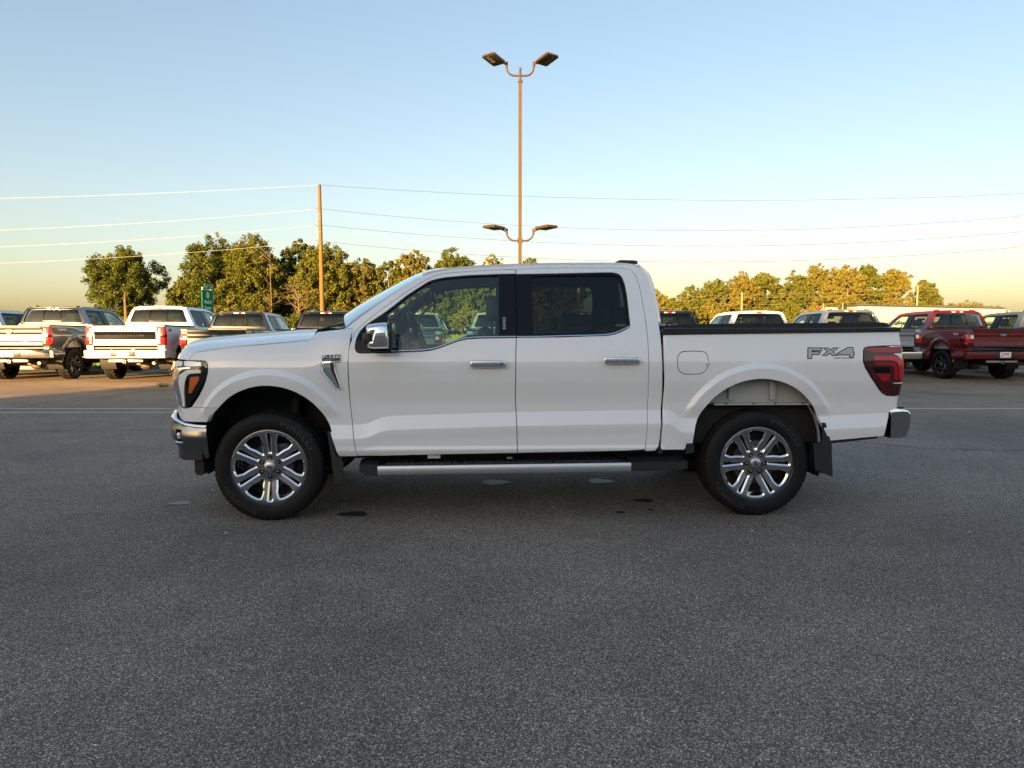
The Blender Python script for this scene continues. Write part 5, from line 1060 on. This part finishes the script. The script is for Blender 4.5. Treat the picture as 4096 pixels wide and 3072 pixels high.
def arm(z, up_, sg, out):
    P = [(0, 0, z)] + [(sg * (out - .28), 0, z)] + [(sg * (out - .28 + .28 * math.sin(a)), 0, z + .28 - .28 * math.cos(a)) for a in np.linspace(.2, math.pi / 2, 7)] + [(sg * out, 0, z + .30 + up_)]
    a = MB().tube(P, .032, 10).obj('arm', BRZ, lp)
    MB().cyl((sg * out, 0, z + .24 + up_), (sg * out, 0, z + .42 + up_), .042, 12).obj('slip_fitter', BRZ, a)
    hx, hz = sg * (out + .10), z + .37 + up_
    MB().tube([(sg * out, 0, hz - .06), (sg * (out + .22), -.12, hz + .03)], .026, 8).obj('knuckle', BRZ, a)
    H = empty('lamp_head', (sg * (out + .44), -.20, hz + .07)); H.scale = (.95, 1.02, .85); H.parent = lp; H.rotation_euler = (Matrix.Rotation(-sg * R(10 if z > 9 else 3), 3, 'Y') @ Matrix.Rotation(R(-9 if z > 9 else -1), 3, 'X') @ Matrix.Rotation(sg * R(-48), 3, 'Z')).to_euler()
    b = MB(); b.prism([[(x * k, y * k, zz) for x, y in ((-.34, -.24), (-.30, -.28), (.30, -.28), (.34, -.24), (.34, .24), (.30, .28), (-.30, .28), (-.34, .24))] for k, zz in ((1, -.05), (1, .0), (.93, .045), (.6, .06))]); b.obj('housing', BRZ, H, ang=30)
    u = MB(); u.box((0, 0, -.054), (.60, .50, .02), .004); u.obj('lens_tray', LBLK, H)
    for dx in (-.02, .17):
        for r_ in (.06, .095): MB().tube([(dx * sg * 1. + r_ * math.cos(t) * .8, r_ * 1.5 * math.sin(t) - .0, -.068) for t in np.linspace(0, math.pi, 9)], .010, 5).obj('led_lens', M['ledlens'], H)
for z, u_ in ((10.15, .05), (4.50, .0)):
    for sg in (-1, 1): arm(z, u_, sg, .47 if z > 9 else .47)
for sg in (-1, 1): MB().box((sg * .075, 0, 4.50), (.03, .15, .17), .006).obj('bracket', BRZ, lp)
p2 = empty('post', (2.42, 26.0, 0), 0, 'short brown square post seen through the tinted rear side window', 'post')
MB().box((0, 0, 1.35), (.12, .12, 2.7)).obj('shaft', BRZ, p2); MB().box((0, 0, 2.79), (.09, .09, .18)).obj('top_sleeve', HARD, p2)
w_ = empty('whip_antenna', (-9.3, 45, -.03), 0, 'thin dark whip pole standing right of the wooden utility pole', 'pole'); MB().tube([(0, 0, 0), (0, 0, 5.8)], [.03, .02], 6).obj('mast', mat('dark_mast', (.03, .04, .03), .6), w_)
# ---------------------------------------------------------------- highway exit sign
GRN = mat('sign_green', (.0, .20, .075), .8, 0, 0, .1); SW = mat('sign_white', (.75, .78, .75), .4)
sg_ = empty('exit_sign', (-42.6, 100, 0), R(85), 'green highway exit sign on posts, seen edge-on beyond the parked pickups', 'road sign')
zb0, zt0, W2 = 3.02, 6.72, 1.55
bd = MB().box((0, 0, (zb0 + zt0) / 2), (2 * W2, .07, zt0 - zb0), .01).obj('panel', GRN, sg_)
tb = MB().box((.35, 0, zt0 + .40), (2 * W2 - .7, .07, .72), .01).obj('exit_tab', GRN, sg_)
def frame(x0, x1, z0, z1, t, par):
    m_ = MB(); y = -.040
    for a in (((x0 + x1) / 2, z0, x1 - x0, t), ((x0 + x1) / 2, z1, x1 - x0, t), (x0, (z0 + z1) / 2, t, z1 - z0 - t * 1.01), (x1, (z0 + z1) / 2, t, z1 - z0 - t * 1.01)): m_.box((a[0], y, a[1]), (a[2], .008, a[3]))
    m_.obj('border', SW, par)
frame(-W2 + .06, W2 - .06, zb0 + .06, zt0 - .06, .06, bd); frame(-W2 + .76, W2 - .06, zt0 + .09, zt0 + .70, .05, tb)
fs = lambda u, v, off=0.: np.stack([u, -.037 - off + 0 * u, v], -1)
text_on('sign_text', 'EXIT  146', fs, (.35, zt0 + .40), 1.9, .38, SW, tb, bold=.02, off=.004)
MB().prism([[(.42 * math.cos(t), -.038, 5.95 + .45 * math.sin(t)) for t in np.linspace(0, 2 * math.pi, 28, endpoint=False)], [(.42 * math.cos(t), -.046, 5.95 + .45 * math.sin(t)) for t in np.linspace(0, 2 * math.pi, 28, endpoint=False)]]).obj('route_disc', SW, bd)
text_on('route_number', '17', fs, (0, 5.95), .42, .48, mat('sign_black', (.01, .01, .01), .5), bd, bold=.04, off=.012)
for t_, z, w__ in (('Madrid', 5.02, 1.9), ('Boone', 4.22, 1.75), ('\u00bd MILE', 3.45, 1.9)): text_on('sign_text', t_, fs, (0, z), w__, .52, SW, bd, bold=.03, off=.004)
for x in (-1.1, 1.1): MB().box((x, .12, 3.5), (.12, .14, 7.0)).obj('support_post', HARD, sg_)
# ---------------------------------------------------------------- semi-trailer and tractor
TWH = mat('trailer_white', (.50, .47, .36), .45, 0, .3); TARP = mat('grey_tarp', (.07, .065, .06), .7)
tr = empty('semi_trailer', (46.3, 80, 0), R(-1), 'long white hopper trailer with dark rolled tarp behind the red pickup', 'semi trailer')
b = MB(); b.prism([[(-8.1, y * k, z) for y, z, k in ((-1.27, 2.15, 1), (1.27, 2.15, 1), (1.27, 3.78, 1), (-1.27, 3.78, 1))], [(8.1, y, z) for y, z in ((-1.27, 1.95), (1.27, 1.95), (1.27, 3.45), (-1.27, 3.45))]]); b.obj('hopper_body', TWH, tr, smooth=False)
b = MB(); P = [(-8.1 + 16.2 * t, 0, 3.90 - .33 * t + .035 * math.sin(t * 23)) for t in np.linspace(0, 1, 30)]
b.tube([(p[0], -.6, p[2]) for p in P], .16, 8); b.prism([[(-8.15, -1.3, 3.76), (-8.15, 1.3, 3.76), (-8.15, .6, 4.02), (-8.15, -.6, 4.02)], [(8.15, -1.3, 3.44), (8.15, 1.3, 3.44), (8.15, .6, 3.66), (8.15, -.6, 3.66)]]); b.obj('rolled_tarp', TARP, tr)
for k in range(15): x = -7.7 + k * 1.1; MB().box((x, -1.285, 2.85 - .02 * k), (.05, .03, 1.45)).obj('side_rib', TWH, tr)
MB().box((0, -1.29, 2.02), (16.2, .05, .16)).box((-4.6, 0, 1.9), (.3, 2.3, .3)).obj('lower_rail', HARD, tr)
for x in (-3.2, 2.4): MB().prism([[(x - 1.6, -1., 2.0), (x + 1.6, -1., 2.0), (x + 1.6, 1., 2.0), (x - 1.6, 1., 2.0)], [(x - .3, -.3, .8), (x + .3, -.3, .8), (x + .3, .3, .8), (x - .3, .3, .8)]]).obj('hopper_chute', TWH, tr)
MB().tube([(8.1, -1.2, 3.4), (8.5, -1.2, 3.35), (8.5, -1.2, 2.4)], .05, 6).obj('ladder_rail', HARD, tr)
for x in (5.9, 7.2):
    for sy in (-1.05, 1.05): MB().cyl((x, sy - .25, .52), (x, sy + .25, .52), .52, 20).obj('wheel', M['rubber'], tr)
tc_ = empty('semi_tractor', (35.4, 80, 0), 0, 'white semi tractor cab roof with exhaust stacks, left of the hopper trailer', 'truck')
b = MB(); b.box((0, 0, 2.1), (2.1, 2.3, 2.5), .2); b.box((.2, 0, 3.45), (1.5, 2.0, .5), .2, taper=.8); b.box((-1.9, 0, 1.55), (2.2, 1.9, 1.3), .25); b.obj('cab', TWH, tc_)
MB().box((-1.06, 0, 2.75), (.06, 1.9, .75), .02).obj('windscreen', M['blackgloss'], tc_); MB().box((-.2, -1.16, 2.7), (.8, .05, .6), .02).obj('side_window', M['blackgloss'], tc_)
for x in (-1.0, 1.15): MB().cyl((x, -1.1, 1.2), (x, -1.1, 4.2 if x > 0 else 4.1), .07, 10).obj('exhaust_stack', M['chrome'], tc_)
MB().tube([(-.9, -.9, 3.72), (-.9, .9, 3.72)], .05, 6).obj('marker_lights', M['amber'], tc_)
for x in (-2.2, 1.4, 2.5):
    for sy in (-1.0, 1.0): MB().cyl((x, sy - .2, .52), (x, sy + .2, .52), .52, 20).obj('wheel', M['rubber'], tc_)
MB().box((2.0, 0, 1.0), (2.2, .9, .25)).obj('frame_rail', M['under'], tc_)
# ---------------------------------------------------------------- the parked row
def pcol(n, c, m=.6): return paint(n, c, m)
PC = dict(white=M['white'], grey=pcol('carbon_grey_paint', (.055, .06, .065)), navy=pcol('dark_navy_paint', (.02, .026, .045)), dark=pcol('graphite_paint', (.03, .034, .042)),
          silver=pcol('silver_paint', (.40, .42, .43)), pale=pcol('pale_silver_paint', (.5, .52, .53)), black=pcol('black_paint', (.008, .008, .009), .2), blue=pcol('blue_grey_paint', (.27, .30, .37)),
          red=pcol('deep_red_paint', (.13, .001, .007), .0), bronze=pcol('grey_bronze_paint', (.15, .15, .155)))
PC['red'].node_tree.nodes['Principled BSDF'].inputs['Coat IOR'].default_value = 1.45
def recolor(p):
    def fn(o):
        if o.type == 'MESH' and o.data.materials and o.data.materials[0] == M['white']:
            o.material_slots[0].link = 'OBJECT'; o.material_slots[0].material = p
    return fn
pro = {'half': make_pickup('parked_pickup', g=.045, style='half'), 'super': make_pickup('parked_pickup', g=.045, style='super')}
used = set(); BR = {}
GROUP = 'pickups parked in a row facing away'
row = [
 ('half', 'white', -110, 1.0, 'white pickup at the far left end of the row, only its cab showing'),
 ('super', 'grey', 224, 1.05, 'dark grey heavy duty pickup with knobby tyres and bright tailgate at far left'),
 ('super', 'white', 645, 1.05, 'white heavy duty pickup with a black tailgate band, second pickup from the left edge'),
 ('half', 'dark', 964, .97, 'dark graphite pickup directly behind the hood of the white pickup'),
 ('half', 'navy', 1309, .97, 'dark navy pickup whose roof shows in front of the utility pole'),
 ('half', 'silver', 1655, .96, 'silver pickup seen through the front side window behind the steering wheel'),
 ('half', 'pale', 2000, .96, 'pale silver pickup seen through the front side window behind the headrest'),
 ('half', 'dark', 2340, .96, 'dark pickup seen dimly through the tinted rear side window'),
 ('half', 'black', 2675, .98, 'black pickup cab just right of the white pickup cab'),
 ('half', 'white', 3031, .98, 'white pickup cab showing above the black bed cover'),
 ('half', 'blue', 3394, 1.0, 'blue grey pickup between the white cab and the red pickup'),
 ('half', 'red', 3819, .99, 'deep red pickup with black wheels at the right'),
 ('half', 'bronze', 4180, .98, 'grey pickup at the far right end behind the red one')]
YAW = R(-90 + 2)
for i, (st, cn, px_, sc_, lb) in enumerate(row):
    o = pro[st] if st not in used else None
    if o is None: o = copy_tree(pro[st], None, recolor(PC[cn]))
    elif cn != 'white':
        used.add(st)
        def walk(q, f):
            f(q)
            for c in q.children: walk(c, f)
        walk(o, recolor(PC[cn]))
    else: used.add(st)
    d = 20.65 + .3 * i / 12 + (.1 if st == 'super' else 0)
    o.location = (0, 0, 0); ya = YAW + R((0, .6, -.5, .3, 0, -.4, .5, .2, -.3, .2, -.2, .4, 0)[i])
    bx, by = (px_ - 2048) / 2840 * d, d; lx = 1.03 * sc_
    o.location = (bx - lx * math.cos(ya), by - lx * math.sin(ya), 0); o.rotation_euler = (0, 0, ya); o.scale = (sc_,) * 3
    tag(o, lb, 'pickup truck', GROUP); BR[i] = o
for o, sc in ((pro['super'], 1),): pass
def child(o, name):
    for c in o.children:
        if c.name.split('.')[0] == name: return c
def sidefar(s, z, off=0.):
    P = surf(s, z, off); P[..., 1] *= -1; return P
def set_mat(o, m, deep=False):
    if o.type == 'MESH' and o.material_slots: o.material_slots[0].link = 'OBJECT'; o.material_slots[0].material = m
BLK = M['blackgloss']
# white heavy duty: black band with lettering across the tailgate, painted bumper, 4x4 decal
t2 = BR[2]; tg = child(t2, 'tailgate')
b_ = sheet('tailgate_band', rear, rect(-.76, .76, 1.075, 1.275, .01), BLK, tg, g=.05, rim=.008, off=.016)
text_on('tailgate_lettering', 'PLATINUM', rear, (0, 1.175), .95, .050, M['letter'], b_, bold=.03, off=.022, space=1.3)
text_on('side_lettering', '4X4', sidefar, (2.62, 1.31), .18, .075, M['darkdecal'], child(t2, 'bed_side'), bold=.05, off=.004, flip=True)
for c in list(tg.children):
    if c.name.startswith(('oval_badge',)): 
        for g2 in list(c.children): bpy.data.objects.remove(g2)
        bpy.data.objects.remove(c)
set_mat(child(t2, 'rear_bumper'), M['white'])
t1 = BR[1]; tg1 = child(t1, 'tailgate')
text_on('tailgate_lettering', 'SUPER DUTY', rear, (0, 1.13), 1.10, .07, PC['grey'], tg1, bold=.03, off=.006, space=1.2)
text_on('side_lettering', 'TREMOR', sidefar, (2.40, 1.32), .42, .055, M['silverdecal'], child(t1, 'bed_side'), bold=.04, off=.004, flip=True)
t12 = BR[11]
text_on('side_lettering', '4X4', surf, (2.46, 1.285), .22, .06, M['silverdecal'], child(t12, 'bed_side'), bold=.05, off=.004)
rb12 = child(t12, 'rear_bumper'); set_mat(rb12, PC['red']); lp12 = child(rb12, 'licence_plate')
pf = lambda u, v, off=0.: np.stack([3.0905 + off + 0 * u, u, v], -1)
text_on('plate_lettering', 'GRANGER', pf, (0, .762), .21, .026, M['redprint'], lp12, bold=.05, off=.001)
text_on('plate_lettering', 'MOTORS', pf, (0, .728), .19, .026, M['redprint'], lp12, bold=.05, off=.001)
MB().prism([[(3.0915, -.105 + .03 * math.cos(t), .690 + .012 * math.sin(t)) for t in np.linspace(0, 6.28, 14, endpoint=False)], [(3.0925, -.105 + .03 * math.cos(t), .690 + .012 * math.sin(t)) for t in np.linspace(0, 6.28, 14, endpoint=False)]]).obj('plate_oval', M['blueprint'], lp12)
text_on('tailgate_lettering', 'F-150', rear, (0, 1.10), .95, .085, PC['red'], child(t12, 'tailgate'), bold=.04, off=.008, space=1.3)
for w in [c for c in t12.children if c.name.startswith('wheel')]:
    for c in w.children:
        if c.name.startswith('rim'):
            set_mat(c, BLK)
            for q in c.children: set_mat(q, M['gun'] if q.name.startswith('spoke_bevel') else BLK)
# ---------------------------------------------------------------- dealership building whose shade lies over the near lot
WALL = noisy('ribbed_wall_panel', [(.3, (.48, .47, .44)), (.7, (.58, .57, .54))], 2); ROOFM = mat('roof_edge_metal', (.10, .10, .11), .5, .4)
YF = -30.0; HB = 1.9 + 50.5 / math.cos(R(SUN_AZ)) * math.tan(R(SUN_EL)); XL = -8.66 - 48.1 * math.tan(R(SUN_AZ))
bl = empty('dealership_building', (0, YF, 0), 0, 'long tall pale service building with overhead doors facing the lot, opposite the parked row', 'building')
MB().box(((XL - 12.6) / 2, -10, HB / 2), (-12.6 - XL, 20, HB)).obj('wall', WALL, bl, smooth=False); MB().box((8.7, -10, (HB - .7) / 2), (42.6, 19.9, HB - .7)).obj('wing_wall', WALL, bl, smooth=False)
for k, x in enumerate((-16.5, -11, -5.5, 0, 5.5, 11, 16.5)):
    d_ = MB().box((x, .03, 2.1), (4.0, .08, 4.2), .01).obj('overhead_door', mat('door_white_%d' % k, (.55, .55, .53), .4), bl)
    for q in range(5): MB().box((x, .085, .8 + q * .8), (3.9, .02, .03)).obj('door_rib', ROOFM, d_)
    MB().box((x, .09, 2.8), (3.2, .03, .4), .01).obj('door_window', BLK, d_)
    MB().box((x, .05, 6.4), (2.2, .06, 1.0), .01).obj('window', BLK, bl)
